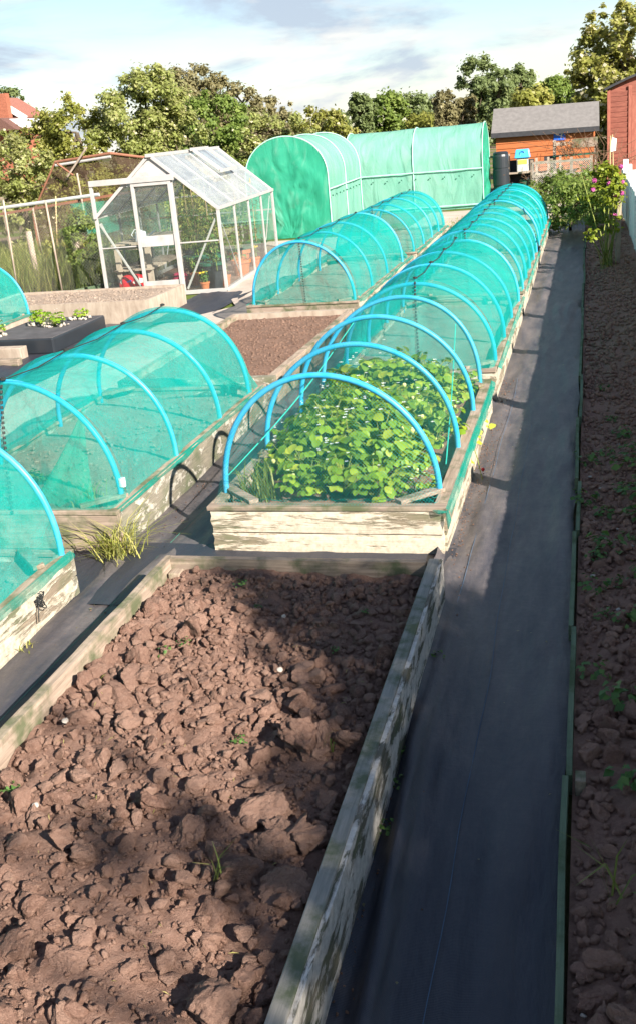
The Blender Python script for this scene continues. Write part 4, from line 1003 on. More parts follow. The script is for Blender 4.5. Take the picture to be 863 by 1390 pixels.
# ------------------------------------------------------------------ black planter on the left
r = thing('planter', (-6.56, 10.8, 0), 'low planter wrapped in black fabric on the left', 'planter')
MB().box((-7.05, 10.82, 0.0), (-6.07, 12.25, 0.19)).build('box', M['black_plastic'], r, bevel=0.02)
MB().box((-7.04, 10.83, 0.185), (-6.08, 12.24, 0.197)).build('fabric_cover', mat_plain('dusty_black_fabric', (0.10, 0.095, 0.10), 0.9, 0.1, 0.2, 6), r, bevel=0.004)
rng = np.random.default_rng(71)
slots = [(-6.95, 11.05), (-6.72, 11.75), (-6.42, 11.55), (-6.30, 12.05)]
for i, (x, y) in enumerate(slots):
    o = copy_tree(protos[i], (x, y, 0.195), i*1.3, 0.85 if i < 3 else 0.6)
    o['label'] = ('leafy strawberry plant at the left end of the black planter', 'bushy strawberry plant in the middle of the black planter', 'strawberry plant on the right half of the black planter', 'small pale strawberry plant at the back corner of the black planter')[i]
    o['group'] = 'strawberry plants in the black planter'
    cl = []
    n_ = 16; an = rng.uniform(0, 2*PI, n_); rd = rng.uniform(0.08, 0.17, n_)
    Vc, Fc, Tc = clod_arrays([np.array((x+math.cos(a_)*d_, y+math.sin(a_)*d_*0.9, 0.21)) for a_, d_ in zip(an, rd)], list(rng.uniform(0.018, 0.035, n_)), [2]*n_, rng)
    so_ = link('stones', np_mesh('stones', Vc, Fc, Tc), M['stone'], None, (x, y, 0.197))
    props(so_, ('ring of pale stones around the leftmost planter plant', 'ring of pale stones around the middle planter plant', 'pale stones around the right planter plant', 'pale stones at the back corner of the black planter')[i], 'stones', None, 'stuff')
for i, (a_, b_, w_, h_, lb) in enumerate((((-7.2, 10.62), (-6.35, 10.62), 0.16, 0.14, 'thick pale timber lying in front of the black planter'), ((-7.3, 10.25), (-6.2, 10.25), 0.10, 0.08, 'brown timber plank lying on fabric before the planter'))):
    o = MB().bar((*a_, h_/2), (*b_, h_/2), w_, h_).build('timber', M['pale_wood'] if i == 0 else M['rail_wood_x'], origin=((a_[0]+b_[0])/2, a_[1], 0), bevel=0.008); props(o, lb, 'timber')

# ------------------------------------------------------------------ greenhouse
GA = math.radians(5.0); GW, GL, GE, GR = 0.96, 4.1, 1.25, 2.07
gh = thing('greenhouse', (-6.33, 15.0, 0), 'small glass greenhouse with chalky aluminium frame and sliding door', 'greenhouse', None, GA)
def gb(nm, a, b, w_=0.035, mat='alu', par=None, h_=None): return MB().bar(a, b, w_, h_).build(nm, M[mat], par or gh, local=True, bevel=0.004)
nb = 4; ys_ = [GL*i/nb for i in range(nb+1)]
for sx in (-1, 1):
    for i, y in enumerate(ys_):
        gb('upright', (sx*GW, y, 0.02), (sx*GW, y, GE), 0.048 if i in (0, nb) else 0.032)
        gb('rafter', (sx*(GW+0.015), y, GE-0.01), (sx*0.02, y, GR), 0.048 if i in (0, nb) else 0.03)
    gb('eave_bar', (sx*(GW+0.01), -0.03, GE), (sx*(GW+0.01), GL+0.03, GE), 0.05)
    gb('sill_bar', (sx*GW, 0, 0.03), (sx*GW, GL, 0.03), 0.06)
    gb('brace', (sx*(GW-0.03), 0.1, GE-0.1), (sx*(GW-0.03), 1.15, 0.06), 0.018, 'alu_grey'); gb('brace', (sx*(GW-0.03), GL-0.1, GE-0.1), (sx*(GW-0.03), GL-1.1, 0.06), 0.018, 'alu_grey')
    for i in range(nb):
        y0, y1 = ys_[i]+0.02, ys_[i+1]-0.02
        MB().box((sx*GW-0.003, y0, 0.06), (sx*GW+0.003, y1, GE-0.02)).build('side_pane', M['glass'], gh, local=True)
        a_, b_ = Vector((sx*GW, 0, GE+0.01)), Vector((sx*0.03, 0, GR-0.01)); nn_ = Vector((sx*(GR-GE), 0, GW)).normalized()*0.006
        mb = MB(); V = []
        for o_ in (Vector((0, 0, 0)), nn_):
            for p, y in ((a_, y0), (b_, y0), (b_, y1), (a_, y1)): V.append(Vector((p.x, y, p.z))+o_)
        mb.add(V, [(0, 1, 2, 3), (7, 6, 5, 4), (0, 4, 5, 1), (1, 5, 6, 2), (2, 6, 7, 3), (3, 7, 4, 0)]); mb.build('roof_pane', M['roof_glass'], gh, local=True)
    for fz in (0.52,):
        p = Vector((sx*GW, 0, GE)).lerp(Vector((0, 0, GR)), fz); gb('purlin', (p.x, 0, p.z-0.012), (p.x, GL, p.z-0.012), 0.022)
gb('ridge_bar', (0, -0.05, GR+0.012), (0, GL+0.05, GR+0.012), 0.09, 'alu', None, 0.05)
# roof vent
s0, s1 = Vector((0.06, 0, GR-0.02)), Vector((0.52, 0, GR-0.02-0.46*(GR-GE)/GW)); up_ = Vector((0.045, 0, 0.055))
vt = MB()
for p, q in ((s0, s1),):
    for y in (2.05, 3.0): vt.bar(Vector((p.x, y, p.z))+up_, Vector((q.x, y, q.z))+up_*1.3, 0.05)
    vt.bar(Vector((q.x, 2.0, q.z))+up_*1.3, Vector((q.x, 3.05, q.z))+up_*1.3, 0.05); vt.bar(Vector((p.x, 2.0, p.z))+up_, Vector((p.x, 3.05, p.z))+up_, 0.05)
v_ = vt.build('roof_vent', M['alu'], gh, local=True)
vg = MB(); vg.add([Vector((s0.x, 2.07, s0.z))+up_, Vector((s1.x, 2.07, s1.z))+up_*1.3, Vector((s1.x, 2.98, s1.z))+up_*1.3, Vector((s0.x, 2.98, s0.z))+up_], [(0, 1, 2, 3)]); vg.build('pane', M['roof_glass'], v_, local=True)
# gable ends
DX0, DX1 = -0.33, 0.29
for y, fr in ((0.0, True), (GL, False)):
    gb('sill_bar', (-GW, y, 0.03), (GW, y, 0.03), 0.06)
    if fr:
        gb('upright', (DX0, y, 0.02), (DX0, y, 1.74), 0.04); gb('upright', (DX1, y, 0.02), (DX1, y, 1.74), 0.045)
        gb('brace', (GW-0.06, y+0.03, GE-0.15), (DX1+0.05, y+0.03, 0.08), 0.03); gb('brace', (-GW+0.03, y+0.03, GE-0.10), (DX0-0.04, y+0.03, 0.10), 0.03)
        gb('door_rail', (-GW-0.02, y-0.045, 1.75), (DX1+0.06, y-0.045, 1.75), 0.05, 'alu', None, 0.085); gb('rail_support', (-GW+0.0, y-0.03, GE-0.02), (-GW+0.0, y-0.03, 1.72), 0.05)
        gb('cross_bar', (DX1, y, 0.78), (GW, y, 0.78), 0.022); gb('cross_bar', (-GW, y, 0.78), (DX0, y, 0.78), 0.018)
        dr = MB(); dr.bar((DX0+0.02, y-0.03, 0.05), (DX0+0.02, y-0.03, 1.72), 0.05); dr.bar((DX1-0.02, y-0.032, 0.05), (DX1-0.02, y-0.032, 1.72), 0.05); dr.bar((DX0+0.045, y-0.03, 1.68), (DX1-0.045, y-0.03, 1.68), 0.05)
        d_ = dr.build('door', M['alu'], gh, local=True, bevel=0.004)
        MB().box((DX0+0.045, y-0.04, 0.76), (DX1-0.045, y-0.022, 0.92)).build('door_panel', M['solid_panel'], d_, local=True, bevel=0.004)
        MB().box((DX0+0.045, y-0.04, 0.05), (DX1-0.045, y-0.022, 0.24)).build('door_panel', M['solid_panel'], d_, local=True, bevel=0.004)
        MB().box((DX0+0.05, y-0.033, 0.24), (DX1-0.05, y-0.029, 0.76)).build('door_pane', M['glass'], d_, local=True)
        MB().box((DX0+0.05, y-0.033, 0.92), (DX1-0.05, y-0.029, 1.66)).build('door_pane', M['glass'], d_, local=True)
        zz_ = 1.64; xg = GW*(GR-1.79)/(GR-GE)
        MB().add([(-xg, y+0.01, 1.79), (xg, y+0.01, 1.79), (0, y+0.01, GR-0.03), (-xg, y+0.016, 1.79), (xg, y+0.016, 1.79), (0, y+0.016, GR-0.03)], [(0, 1, 2), (5, 4, 3), (0, 3, 4, 1), (1, 4, 5, 2), (2, 5, 3, 0)]).build('gable_panel', M['solid_panel'], gh, local=True)
        MB().box((DX0+0.03, y+0.01, 1.62), (DX1-0.03, y+0.016, 1.71)).build('gable_panel', M['solid_panel'], gh, local=True)
        for xa, xb in ((-GW, DX0), (DX1, GW)):
            za = GE if abs(xa) == GW else 1.72; zb = GE if abs(xb) == GW else 1.72
            MB().add([(xa, y, 0.06), (xb, y, 0.06), (xb, y, zb), (xa, y, za), (xa, y+0.004, 0.06), (xb, y+0.004, 0.06), (xb, y+0.004, zb), (xa, y+0.004, za)], [(0, 1, 2, 3), (7, 6, 5, 4), (0, 4, 5, 1), (1, 5, 6, 2), (2, 6, 7, 3), (3, 7, 4, 0)]).build('gable_pane', M['glass'], gh, local=True)
    else:
        for x in (-0.32, 0.32): gb('upright', (x, y, 0.02), (x, y, GR-0.82*abs(x)/GW), 0.035)
        gb('cross_bar', (-GW, y, 0.9), (GW, y, 0.9), 0.03); gb('cross_bar', (-GW, y, GE), (GW, y, GE), 0.03)
        MB().add([(-GW, y, 0.06), (GW, y, 0.06), (GW, y, GE), (0, y, GR), (-GW, y, GE)], [(0, 1, 2, 3, 4)]).build('gable_pane', M['glass'], gh, local=True)
GM = Matrix.Translation((-6.33, 15, 0)) @ Matrix.Rotation(GA, 4, 'Z')
def G_(x, y, z=0.0): return GM @ Vector((x, y, z))
props(MB().box((-GW+0.04, 0.05, 0.0), (GW-0.04, GL-0.05, 0.012)).build('greenhouse_floor', M['soil_fine'], origin=(0, 0, 0)), 'brown earth floor inside the greenhouse', 'floor', None, 'structure').matrix_world = GM
# pots
def pot(loc, r_, h_, mat, label, plant=None, ph=0.4, seed=0, cane=False, rim=None, name='plant_pot', flower=False):
    root = thing(name, loc, label, 'plant pot')
    MB().lathe((0, 0, 0), [(r_*0.72, 0.0), (r_*0.94, h_*0.80), (r_*1.06, h_*0.80), (r_*1.06, h_), (r_*0.94, h_), (r_*0.92, h_*0.86), (0.001, h_*0.86)], 20).build('pot', M[mat], root, local=True, smooth=False)
    if rim: MB().lathe((0, 0, h_), [(r_*0.8, 0.0), (r_*1.18, 0.005), (r_*1.20, 0.045), (r_*0.9, 0.05), (r_*0.7, 0.02)], 20).build('ring', M[rim], root, local=True)
    rng = np.random.default_rng(seed)
    if plant:
        ph = ph*1.25; st = MB(); C, Nn = [], []
        for s_ in range(3):
            x, y = rng.normal(size=2)*r_*0.35; tx, ty = x+rng.normal()*ph*0.12, y+rng.normal()*ph*0.12
            st.tube([(x, y, h_*0.8), ((x+tx)/2, (y+ty)/2, h_+ph*0.5), (tx, ty, h_+ph*rng.uniform(0.8, 1.0))], 0.006, 5)
            for i in range(int(plant*0.8)):
                f = rng.uniform(0.05, 1.0); an = rng.uniform(0, 2*PI); ro = rng.uniform(0.03, 0.16)*min(1, ph/0.45)
                C.append((x+(tx-x)*f+math.cos(an)*ro, y+(ty-y)*f+math.sin(an)*ro, h_+ph*f+rng.normal()*0.02)); Nn.append((math.cos(an)*0.6, math.sin(an)*0.6, 0.8))
        st.build('stems', M['stem'], root, local=True)
        V, F = leaf_arrays(np.array(C), np.array(Nn)+rng.normal(size=(len(C), 3))*0.4, rng.uniform(0.05, 0.10, len(C))*min(1, ph/0.4+0.3), rng, 0.5)
        link('leaves', np_mesh('leaves', V, F, rng.random(len(F))), M['leaf_tom'], root, local=True)
    if flower:
        C = np.array([(rng.normal()*0.03, rng.normal()*0.03, h_+ph*0.9) for _ in range(16)])
        V, F = leaf_arrays(C, np.tile([[0, -0.5, 0.8]], (16, 1))+rng.normal(size=(16, 3))*0.3, np.full(16, 0.045), rng, 0.95)
        link('flower', np_mesh('flower', V, F, rng.random(len(F))), M['petal_yellow'], root, local=True)
    if cane: MB().tube([(0.03, 0.02, h_*0.8), (0.02, 0.03, h_+1.15)], 0.009, 6).build('cane', M['cane'], root, local=True)
    return root
pot(G_(0.36, 1.45, 0.012), 0.20, 0.36, 'black_plastic', 'black tub with green ring and tomato plant behind the greenhouse door', 60, 0.6, 1, True, 'green_plastic', 'tub')
pot(G_(0.05, 1.75, 0.012), 0.20, 0.34, 'black_plastic', 'black tub with green ring deeper inside the greenhouse door', 60, 0.65, 2, True, 'green_plastic', 'tub')
pot(G_(0.66, 0.42, 0.012), 0.19, 0.36, 'black_plastic', 'large black tub with green rim at the greenhouse front corner', 40, 0.35, 3, False, 'green_plastic', 'tub')
pot(G_(0.60, 2.5, 0.012), 0.20, 0.36, 'terracotta', 'terracotta pot with tall tomato plant along the greenhouse side', 60, 0.7, 4, True, 'green_plastic')
pot(G_(0.72, 3.3, 0.012), 0.20, 0.36, 'black_plastic', 'black tub with tomato plant at the back of the greenhouse side', 60, 0.7, 5, True, 'green_plastic', 'tub')
pot(G_(0.58, 0.16, 0.012), 0.075, 0.14, 'terracotta', 'small terracotta pot with yellow flower at the greenhouse front', 30, 0.13, 6, flower=True)
pot(G_(0.80, 0.62, 0.012), 0.085, 0.17, 'terracotta', 'small terracotta pot behind the front corner upright of the greenhouse', 24, 0.15, 7)
pot(G_(0.46, 0.95, 0.012), 0.08, 0.16, 'terracotta', 'small terracotta pot between the black tubs in the greenhouse', 24, 0.15, 8)
pot(G_(0.22, 0.9, 0.012), 0.08, 0.2, 'terracotta', 'small orange pot standing against the black tubs by the door', 24, 0.2, 9)
pot(G_(0.80, 1.75, 0.012), 0.16, 0.26, 'terracotta', 'wide terracotta pot near the second greenhouse upright', 40, 0.35, 10)
pot(G_(0.80, 2.85, 0.012), 0.09, 0.17, 'terracotta', 'small terracotta pot with yellow bloom near the third greenhouse upright', 20, 0.16, 11, flower=True)
pot(G_(-0.55, 3.4, 0.012), 0.2, 0.34, 'black_plastic', 'black tub with tall tomato at the back left of the greenhouse', 70, 0.9, 12, True, None, 'tub')
pot(G_(-0.1, 3.5, 0.012), 0.2, 0.34, 'black_plastic', 'black tub with tall tomato at the middle back of the greenhouse', 70, 0.9, 13, True, None, 'tub')
bn = thing('staging_bench', G_(-0.58, 1.2), 'rough wooden staging bench inside the greenhouse on the left', 'bench'); bn.rotation_euler = (0, 0, GA)
for x in (-0.25, 0.25):
    for y in (-0.85, 0.85): MB().box((x-0.04, y-0.04, 0.012), (x+0.04, y+0.04, 0.76)).build('leg', M['pale_wood'], bn, local=True)
for z in (0.775, 0.38):
    for x in (-0.24, -0.08, 0.08, 0.24): MB().box((x-0.07, -0.95, z), (x+0.07, 0.95, z+0.025)).build('slat', M['pale_wood'], bn, local=True)
for y in (-0.85, 0.85): MB().box((-0.30, y-0.02, 0.70), (0.30, y+0.02, 0.772)).build('cross_rail', M['rail_wood'], bn, local=True)
c_ = G_(-0.48, 0.55, 0.80); wc = thing('watering_can', c_, 'pale metal watering can on the greenhouse bench', 'watering can')
MB().lathe((0, 0, 0), [(0.095, 0), (0.10, 0.01), (0.09, 0.15), (0.03, 0.165)], 18).build('body', M['grey_can'], wc, local=True, smooth=False)
MB().tube([(0.08, 0, 0.04), (0.17, 0, 0.10), (0.25, 0, 0.15)], [0.02, 0.014, 0.012], 10).build('spout', M['grey_can'], wc, local=True, smooth=True)
MB().tube([(-0.09, 0, 0.04), (-0.16, 0, 0.11), (-0.09, 0, 0.19), (0.03, 0, 0.165)], 0.009, 8).build('handle', M['grey_can'], wc, local=True, smooth=True)
def sack(loc, sx, sy, sz, mat, label, seed, name='sack', print_=True):
    V, F = ICO[4]; V = V.copy(); rng = np.random.default_rng(seed)
    P = np.sign(V)*np.abs(V)**0.7*np.array([sx, sy, sz]); P *= (1+0.35*(fbm(V*2.4+seed, 4)-0.5))[:, None]; P[:, 2] = np.maximum(P[:, 2]+sz*0.85, 0)
    root = thing(name, loc, label, 'sack'); me = np_mesh('bag', P, F, None); link('bag', me, M[mat], root, local=True, smooth=True)
    if print_:
        for k, (mt, lo, hi) in enumerate((('sack_yel', 0.0, 0.35), ('petal_white', 0.55, 0.75), ('sign_blue', 0.62, 0.7))):
            c = P[F].mean(1); t_ = c[:, 2]/(2*sz); sel = (t_ > lo) & (t_ < hi) & (c[:, 1] < -0.1*sy) & (vnoise(c*14+k*9) > 0.5+0.08*k)
            if sel.sum() > 3:
                Fq = F[sel]; u, inv = np.unique(Fq, return_inverse=True); nrm = P[u]-np.array([0, 0, sz]); nrm /= np.linalg.norm(nrm, axis=1, keepdims=True)
                link('print', np_mesh('print', P[u]+nrm*(0.004+0.001*k), inv.reshape(-1, 3)), M[mt], root, local=True, smooth=True)
    return root
sack(G_(-0.62, 0.28, 0.012), 0.20, 0.13, 0.17, 'sack_red', 'crumpled red and yellow compost sack inside the greenhouse front', 3)
sack(G_(0.02, 0.75, 0.012), 0.13, 0.10, 0.13, 'maroon', 'small maroon bag on the floor behind the greenhouse door', 5, 'bag', False)
V, F = ICO[3]; o = link('ball', np_mesh('ball', V*0.07, F), M['white'], None, smooth=True); o.location = G_(-0.18, 0.30, 0.082); props(o, 'white ball lying behind the lower door pane', 'ball')

# ------------------------------------------------------------------ large covered tunnels
def tunnel_section(hw, hs, top, n=40):
    P = [(-hw, 0.0)] + [(-hw, hs*k/6) for k in range(1, 6)]
    P += [(-hw*math.cos(PI*k/n), hs+(top-hs)*math.sin(PI*k/n)**0.9 if 0 < k < n else hs) for k in range(n+1)]
    P += [(hw, hs*k/6) for k in range(5, 0, -1)] + [(hw, 0.0)]
    return P
def big_tunnel(label, loc, rz, hw, hs, top, L, nh, seed, cover, endm, rail_z, side):
    root = thing('polytunnel', loc, label, 'polytunnel', None, rz)
    S = tunnel_section(hw, hs, top); ny = 60; V = []
    for j in range(ny+1):
        y = L*j/ny; f = (y/L*(nh-1)) % 1.0; s_ = 0.03*4*f*(1-f)
        for x, z in S:
            k_ = 1-s_/max(hw, 0.1); V.append((x*k_, y, z*(1-s_*0.25)))
    V = np.array(V); n_ = len(S)
    d = (fbm(np.c_[V[:, 0]*2.0+V[:, 2]*2.5, V[:, 1]*4.0+V[:, 2]*1.5, np.full(len(V), seed)], 4)-0.5)*0.085
    V[:, 0] += np.sign(V[:, 0])*d*(V[:, 2] > 0.02); V[:, 2] += d*0.25*(V[:, 2] > hs)
    I = np.arange(len(V)).reshape(ny+1, n_); q = np.stack([I[:-1, :-1], I[1:, :-1], I[1:, 1:], I[:-1, 1:]], -1).reshape(-1, 4)
    link('cover', np_mesh('cover', V, q), M[cover], root, local=True, smooth=True)
    for y in (0.0, L):
        V = []; nr = 24
        for j in range(nr+1):
            for x, z in S:
                v = j/nr; V.append((x*(1-v), y, z*(1-v)))
        V = np.array(V); d = (fbm(np.c_[V[:, 0]*3+V[:, 2]*4, V[:, 2]*7-V[:, 0]*5, np.full(len(V), seed+y+2.0)], 4)-0.5); V[:, 1] += d*0.16*np.repeat(np.minimum(1, np.linspace(0, 1, nr+1)*5), n_)
        I = np.arange(len(V)).reshape(nr+1, n_); q = np.stack([I[:-1, :-1], I[1:, :-1], I[1:, 1:], I[:-1, 1:]], -1).reshape(-1, 4)
        link('end_sheet', np_mesh('end_sheet', V, q), M[endm], root, local=True, smooth=True)
    for i in range(nh):
        y = L*i/(nh-1); P = [(x*1.012, y, z*1.006+0.006) for x, z in S]
        MB().tube(P, 0.013, 8).build('hoop', M['tunnel_tape'], root, local=True, smooth=True)
    for sx in side:
        for z in rail_z:
            MB().bar((sx*(hw+0.035), 0, z), (sx*(hw+0.035), L, z), 0.015, 0.025).build('side_rail', M['tunnel_tape'], root, local=True)
        tie = MB()
        for i in range(9):
            y = L*(i+0.6)/9.5; tie.lathe((sx*(hw+0.03), y, rail_z[0]-0.16), [(0.004, -0.02), (0.022, 0), (0.004, 0.02)], 6)
        tie.build('ties', M['green_plastic'], root, local=True)
    return root
big_tunnel('rounded green tunnel with dark end sheet behind the greenhouse', (-6.44, 22.75, 0), math.radians(2.5), 0.92, 1.25, 2.15, 4.3, 3, 3, 'tunnel_sheet', 'tunnel_end', (1.0,), (1,))
big_tunnel('long mint green tunnel seen side on before the shed', (-2.62, 28.5, 0), math.radians(90), 1.0, 1.15, 2.06, 3.55, 3, 9, 'tunnel_sheet', 'tunnel_end', (0.98, 0.10), (-1,))

# ------------------------------------------------------------------ sheds
sh = thing('garden_shed', (-1.2, 31.0, 0), 'orange brown timber shed with grey felt roof', 'shed')
MB().box((-1.35, 0, 0), (1.35, 1.9, 1.70)).build('wall', M['shed_wood'], sh, local=True)
for i in range(12):
    z = 0.14*i+0.02; MB().box((-1.355, -0.016, z), (1.355, 0.0-0.002, z+0.118)).build('cladding_board', M['shed_wood'], sh, local=True)
mb = MB(); e0, e1, rz_ = -0.14, 0.95, 2.32
mb.add([(-1.47, e0, 1.69), (1.47, e0, 1.64), (1.47, e1, rz_-0.03), (-1.47, e1, rz_+0.02), (-1.47, e0, 1.73), (1.47, e0, 1.68), (1.47, e1, rz_+0.01), (-1.47, e1, rz_+0.06)], [(0, 1, 2, 3), (7, 6, 5, 4), (0, 4, 5, 1), (1, 5, 6, 2), (2, 6, 7, 3), (3, 7, 4, 0)])
mb.add([(-1.47, 2.04, 1.69), (1.47, 2.04, 1.64), (1.47, e1, rz_-0.03), (-1.47, e1, rz_+0.02), (-1.47, 2.04, 1.73), (1.47, 2.04, 1.68), (1.47, e1, rz_+0.01), (-1.47, e1, rz_+0.06)], [(0, 3, 2, 1), (4, 5, 6, 7), (0, 1, 5, 4), (1, 2, 6, 5), (2, 3, 7, 6), (3, 0, 4, 7)])
mb.build('roof', M['felt'], sh, local=True)
MB().bar((-1.47, e0-0.012, 1.665), (1.47, e0-0.012, 1.615), 0.02, 0.13).build('felt_edge', M['felt_dark'], sh, local=True)
for sx in (-1, 1): MB().add([(sx*1.35, 0, 1.7), (sx*1.35, 1.9, 1.7), (sx*1.35, 0.95, 2.29), (sx*1.32, 0, 1.7), (sx*1.32, 1.9, 1.7), (sx*1.32, 0.95, 2.29)], [(0, 1, 2), (5, 4, 3), (0, 3, 4, 1), (1, 4, 5, 2), (2, 5, 3, 0)]).build('gable', M['shed_wood'], sh, local=True)
o = MB().box((-0.16, -0.012, -0.13), (0.16, 0.0, 0.13)).build('sign', M['sign_blue']); o.location = (-0.80, 30.975, 1.52)
props(o, 'small blue sign with white marks on the orange shed wall', 'sign')
MB().add([(-0.12, -0.017, 0.02), (-0.03, -0.017, 0.0), (-0.01, -0.017, 0.09), (-0.06, -0.017, 0.06), (0.03, -0.017, -0.10), (0.07, -0.017, 0.0), (0.10, -0.017, 0.08), (0.04, -0.017, 0.05)], [(0, 1, 2, 3), (4, 5, 6, 7)]).build('white_marks', M['white'], o, local=True)
# red shed at right edge
p0 = at(825, 225, 33.4)
rs = thing('garden_shed', (p0.x, 33.4, 0), 'weathered red brown shed with dark roof at the right edge', 'shed')
rs.scale = (1.15, 1.15, 1.0)
MB().box((0.02, 0.02, 0), (2.6, 2.4, 2.55)).build('wall', M['red_wood'], rs, local=True)
for i in range(17):
    z = 0.10+0.145*i; o = MB().box((0.0, -0.015, 0), (0.48, 0.018, 0.135), Matrix.Rotation(0.10, 3, 'X'), (0, 0, 0.06)); o.build('cladding_board', M['red_wood'], rs, local=True).location = (0, 0, z)
for i in range(17): MB().box((-0.0, 0.03, 0.10+0.145*i), (0.018, 2.4, 0.10+0.145*i+0.128)).build('cladding_board', M['red_wood'], rs, local=True)
MB().box((-0.03, -0.04, 0), (0.05, -0.018, 2.62)).build('corner_trim', M['red_trim'], rs, local=True)
MB().box((0.49, -0.04, 0), (0.57, -0.018, 2.70)).build('door_frame', M['red_trim'], rs, local=True)
MB().box((0.575, -0.03, 0.08), (1.3, 0.015, 2.40)).build('door', M['red_trim'], rs, local=True)
P = [(-0.10+0.28*i, 2.60+0.50*math.sin(min(1, i/6)*PI*0.5)) for i in range(6)]
mb = MB()
for i in range(5): mb.add([(P[i][0], -0.15, P[i][1]), (P[i+1][0], -0.15, P[i+1][1]), (P[i+1][0], 2.5, P[i+1][1]), (P[i][0], 2.5, P[i][1]), (P[i][0], -0.15, P[i][1]+0.07), (P[i+1][0], -0.15, P[i+1][1]+0.07), (P[i+1][0], 2.5, P[i+1][1]+0.07), (P[i][0], 2.5, P[i][1]+0.07)], [(0, 3, 2, 1), (4, 5, 6, 7), (0, 1, 5, 4), (2, 3, 7, 6), (1, 2, 6, 5), (3, 0, 4, 7)])
mb.build('roof', M['felt_dark'], rs, local=True)
MB().add([(0.03, 0.015, 2.5)]+[(x if x > 0.03 else 0.03, 0.015, z-0.005) for x, z in P[0:]]+[(P[-1][0], 0.015, 2.5)], [tuple(range(8))]).build('gable', M['red_wood'], rs, local=True)

# ------------------------------------------------------------------ clutter before the shed
pb = at(680, 258, 29.3)
bt = thing('water_butt', (pb.x, 29.3, 0), 'tall black water butt beside the green tunnel', 'water butt')
MB().lathe((0, 0, 0), [(0.17, 0), (0.20, 0.06), (0.215, 0.35), (0.205, 0.36), (0.205, 0.40), (0.22, 0.41), (0.22, 0.80), (0.21, 0.81), (0.21, 0.85), (0.22, 0.86), (0.215, 1.15), (0.19, 1.22)], 28).build('barrel', M['black_plastic'], bt, local=True, smooth=False)
MB().lathe((0, 0, 1.22), [(0.20, -0.015), (0.205, 0.02), (0.16, 0.05), (0.05, 0.055)], 28).build('lid', M['black_plastic'], bt, local=True)
MB().tube([(0.05, -0.22, 0.12), (0.05, -0.27, 0.12), (0.05, -0.28, 0.09)], 0.014, 8).build('tap', M['cord'], bt, local=True)
pa = at(706, 260, 29.4); sx_ = pa.x
sf = thing('shelf_stand', (sx_, 29.4, 0), 'open timber shelf stand beside the water butt', 'shelf')
for x in (-0.32, 0.30):
    for y in (0.0, 0.4): MB().box((x-0.03, y-0.02, 0), (x+0.03, y+0.02, 1.18 if x < 0 else 0.70)).build('leg', M['pale_wood'], sf, local=True)
MB().box((-0.34, -0.03, 0.66), (0.36, 0.43, 0.70)).build('shelf', M['pale_wood'], sf, local=True); MB().box((-0.34, -0.03, 0.20), (0.36, 0.43, 0.235)).build('shelf', M['old_wood_x'], sf, local=True)
MB().box((-0.33, 0.43, 0.1), (0.35, 0.45, 1.0)).build('back_board', M['felt_dark'], sf, local=True)
sb_ = thing('storage_box', (sx_+0.06, 29.55, 0.70), 'pale box with bright blue lid on the shelf stand', 'box')
MB().box((-0.15, -0.12, 0), (0.15, 0.12, 0.36)).build('box', M['grey_plastic'], sb_, local=True, bevel=0.02)
MB().box((-0.12, -0.128, 0.2), (0.12, -0.122, 0.31)).build('label', M['yellow'], sb_, local=True)
MB().add([(-0.21, -0.17, 0.36), (0.21, -0.17, 0.36), (0.21, 0.17, 0.36), (-0.21, 0.17, 0.36), (-0.17, -0.12, 0.58), (0.17, -0.12, 0.58), (0.17, 0.12, 0.58), (-0.17, 0.12, 0.58)], [(3, 2, 1, 0), (4, 5, 6, 7), (0, 1, 5, 4), (1, 2, 6, 5), (2, 3, 7, 6), (3, 0, 4, 7)]).build('lid', M['blue_lid'], sb_, local=True, bevel=0.02)
mb = MB(); mb.tube([(0.07*math.cos(a_), -0.152+0.0, 0.47+0.06*math.sin(a_)) for a_ in np.linspace(0.3, 5.2, 14)], 0.009, 6); mb.build('emblem', M['sign_blue'], sb_, local=True)
o = MB().lathe((0, 0, 0), [(0.10, 0), (0.14, 0.24), (0.13, 0.25)], 16).build('bucket', M['green_plastic']); o.location = (sx_+0.1, 29.55, 0.235); props(o, 'dark green bucket on the lower shelf of the stand', 'bucket')
# chicken wire panels
def wire_panel(label, a, b, z0, z1, nposts, rails, mat='pale_wire', post='pale_wood', name='wire_fence'):
    a, b = Vector((*a, 0)), Vector((*b, 0)); root = thing(name, a, label, 'wire fence')
    for i in range(nposts):
        p = a.lerp(b, i/(nposts-1)); MB().box((p.x-0.035, p.y-0.03, 0), (p.x+0.035, p.y+0.03, z1+0.06)).build('post', M[post], root)
    for z in rails: MB().bar((a.x, a.y-0.035, z), (b.x, b.y-0.035, z), 0.02, 0.06).build('rail', M[post], root)
    L = (b-a).length; me = np_mesh('wire_mesh', [(a.x, a.y-0.05, z0), (b.x, b.y-0.05, z0), (b.x, b.y-0.05, z1), (a.x, a.y-0.05, z1)], [(0, 1, 2, 3)], None, [(0, z0), (L, z0), (L, z1), (0, z1)])
    link('wire_mesh', me, M[mat], root); return root
q0, q1 = at(722, 262, 27.6), at(802, 255, 27.6)
wire_panel('pale timber and chicken wire panel before the orange shed', (q0.x, 27.6), (q1.x, 27.6), 0.05, 1.0, 4, (0.98, 0.66, 0.32), post='old_wood_x')
q0, q1 = at(728, 255, 29.0), at(760, 250, 29.0)
lad = thing('slatted_stand', (q0.x, 29.0, 0), 'pale slatted timber stand beside the shelf stand', 'stand')
for x in (q0.x, (q0.x+q1.x)/2, q1.x): MB().box((x-0.03, 28.98, 0), (x+0.03, 29.02, 1.05)).build('upright', M['pale_wood'], lad)
for z in (0.3, 0.6, 0.9): MB().box((q0.x-0.05, 28.955, z), (q1.x+0.05, 28.975, z+0.06)).build('slat', M['pale_wood'], lad)
